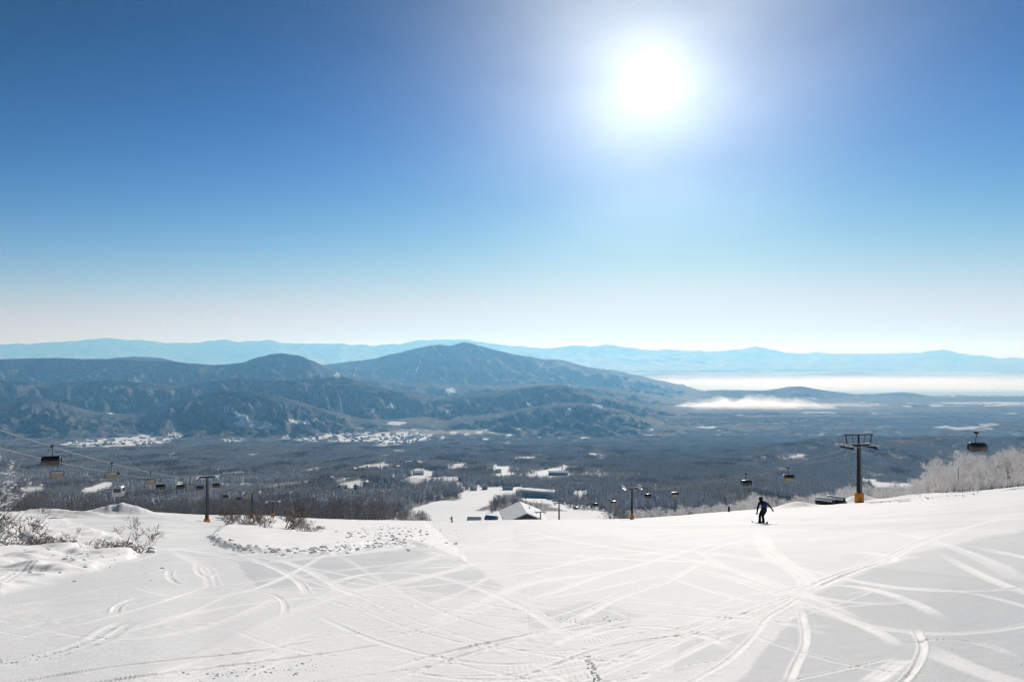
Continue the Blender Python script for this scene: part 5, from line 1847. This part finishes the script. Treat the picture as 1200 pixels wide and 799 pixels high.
placew = ['beside the thicket', 'left of the thicket top', 'among the far conifers', 'on the open snow field', 'on the open field, right one', 'at the field edge', 'behind the field', 'high in the valley woods', 'the long one', 'left of the long one']
for i, (px, py, wl, size) in enumerate(HOUSES):
    g_ = at_ground(px, py)
    gable_house('house', g_ + Vector((0, 0, .6)), random.uniform(0, 3.14), size * .8, size, 4.6, 2.6, M['wall_brown'] if wl == 'dark' else M['wall_grey'] if wl == 'grey' else M['wall_cream'], M['wall_brown'],
                ('dark gabled house with snowy roof standing just above the brown thicket' if i == 0 else 'snow roofed %s house among the valley trees beyond the lower piste' % wl), 'houses among the valley trees', snow=.6, rows=1)

# the village on the plain, far off
vm = []
for k in range(5):
    m = MB(); w, l, h, rh = random.uniform(8, 11), random.uniform(10, 17), random.uniform(3.5, 7), random.uniform(2, 3.4)
    x, y = w / 2, l / 2
    m.add([(-x, -y, -2), (x, -y, -2), (x, y, -2), (-x, y, -2), (-x, -y, h), (x, -y, h), (x, y, h), (-x, y, h), (0, -y, h + rh), (0, y, h + rh)], [(0, 1, 5, 8, 4), (1, 2, 6, 5), (2, 3, 7, 9, 6), (3, 0, 4, 7)], 0)
    X, Y = x + .8, y + .8; z0, z1 = h - .6, h + rh + .1
    m.add([(-X, -Y, z0), (0, -Y, z1), (X, -Y, z0), (X, -Y, z0 + .6), (0, -Y, z1 + .6), (-X, -Y, z0 + .6), (-X, Y, z0), (0, Y, z1), (X, Y, z0), (X, Y, z0 + .6), (0, Y, z1 + .6), (-X, Y, z0 + .6)],
          [(0, 1, 4, 5), (1, 2, 3, 4), (7, 6, 11, 10), (8, 7, 10, 9), (5, 4, 10, 11), (4, 3, 9, 10), (0, 6, 7, 1), (1, 7, 8, 2), (0, 5, 11, 6), (2, 8, 9, 3)], 1)
    for s_ in (-1, 1):
        for q in range(3):
            m.box((s_ * (x + .03), -y + l * (q + .5) / 3, h * .45), (.08, 1.4, 1.5), None, 2)
    vm.append(m.mesh('village_house', [M[random.choice(['wall_cream', 'wall_grey', 'wall_brown'])], M['snow'], M['window']]))
n = 0
for poly, cnt, lab, grp in ((VILLAGE[0], 90, 'small snow roofed house of the far village left of the left tower', 'houses of the far left village'),
                            (VILLAGE[2], 170, 'small snow roofed house of the far village at the foot of the hills', 'houses of the far middle village'),
                            (VILLAGE[1], 14, 'small snow roofed house in the hamlet between the two far villages', 'houses of the hamlet between')):
    xs = [a for a, b in poly]; ys = [b for a, b in poly]; k = 0; tr = 0
    while k < cnt and tr < 5000:
        tr += 1
        px, py = random.uniform(min(xs), max(xs)), random.uniform(min(ys), max(ys))
        if not in_poly(np.array([px]), np.array([py]), poly)[0]:
            continue
        g_ = at_ground(px, py, 1500)
        o = link('village_house', random.choice(vm), None, g_, (0, 0, random.uniform(0, 3.14)), (random.uniform(.7, 1.25),) * 3)
        tag(o, lab, 'house', grp); k += 1


def fog_bank(name, x0, x1, y0, y1, zb, zt, density, nx=60, ny=24, seed=3):
    """a low bank of fog with a billowing top: one closed mesh filled with a volume"""
    gx = np.linspace(0, 1, nx); gy = np.linspace(0, 1, ny); GX, GY = np.meshgrid(gx, gy)
    X = x0 + (x1 - x0) * GX + (y1 - y0) * .0; Y = y0 + (y1 - y0) * GY
    edge = np.power(np.clip(4 * GX * (1 - GX), 0, 1), .5) * np.power(np.clip(4 * GY * (1 - GY), 0, 1), .5)
    sc = (x1 - x0) / 9
    hgt = edge * (.55 + .9 * np.clip(fbm(X / sc, Y / sc, 4, seed) + .25, 0, 1))
    top = np.stack([X, Y, zb + 2 + (zt - zb) * hgt], -1).reshape(-1, 3); bot = np.stack([X, Y, X * 0 + zb], -1).reshape(-1, 3)
    N_ = nx * ny; i = np.arange(N_).reshape(ny, nx)
    q = np.stack([i[:-1, :-1], i[:-1, 1:], i[1:, 1:], i[1:, :-1]], -1).reshape(-1, 4)
    fs = [tuple(r) for r in q.tolist()] + [tuple(reversed([k + N_ for k in r])) for r in q.tolist()]
    ring = list(i[0, :]) + list(i[1:, -1]) + list(i[-1, -2::-1]) + list(i[-2:0:-1, 0])
    for a, b in zip(ring, ring[1:] + ring[:1]):
        fs.append((int(a), int(a) + N_, int(b) + N_, int(b)))
    me = bpy.data.meshes.new(name); me.from_pydata(np.concatenate([top, bot]).tolist(), [], fs); me.update()
    return me


# ------------------------------------------------------------------ haze and fog
def volume(name, me, density, color, aniso):
    m = bpy.data.materials.new(name); m.use_nodes = True
    nt = m.node_tree; nt.nodes.clear()
    o = nt.nodes.new('ShaderNodeOutputMaterial'); v = nt.nodes.new('ShaderNodeVolumePrincipled')
    v.inputs['Color'].default_value = (*color, 1); v.inputs['Density'].default_value = density; v.inputs['Anisotropy'].default_value = aniso
    v.inputs['Absorption Color'].default_value = (1, 1, 1, 1)      # fog and haze scatter light, they do not soak it up
    nt.links.new(v.outputs[0], o.inputs['Volume'])
    me.materials.clear(); me.materials.append(m)
    ob = link(name, me); ob['kind'] = 'stuff'
    return ob


for top_, dens_, sd_ in ((-662, 5.5e-4, 5), (-620, 2.6e-4, 15), (-540, 1.1e-4, 25), (-390, 6e-5, 35), (-250, 2.5e-5, 45)):
    volume('lake_fog', fog_bank('lake_fog', 2300, 26000, 12400 + sd_ * 9, 19500, -698 + sd_ * .05, top_, 1, 90, 30, sd_), dens_, (.95, .975, 1), .45)
for x0_, x1_, y0_, y1_, top_, dens_, sd_ in ((1850, 3700, 7200, 8250, -470, 1.5e-3, 9), (2000, 3300, 7350, 8050, -500, 2.2e-3, 19), (1700, 4600, 7000, 8500, -515, 1.6e-4, 29)):
    volume('valley_fog', fog_bank('valley_fog', x0_, x1_, y0_, y1_, -660 + sd_ * .05, top_, 1, 110, 30, sd_), dens_, (.95, .975, 1), .45)
hz = MB(); hz.box((0, 33000, 75), (170000, 80000, 1700))
volume('haze', hz.mesh('haze', M['snow']), HAZE_DENSITY, HAZE_COLOR, 0.35)
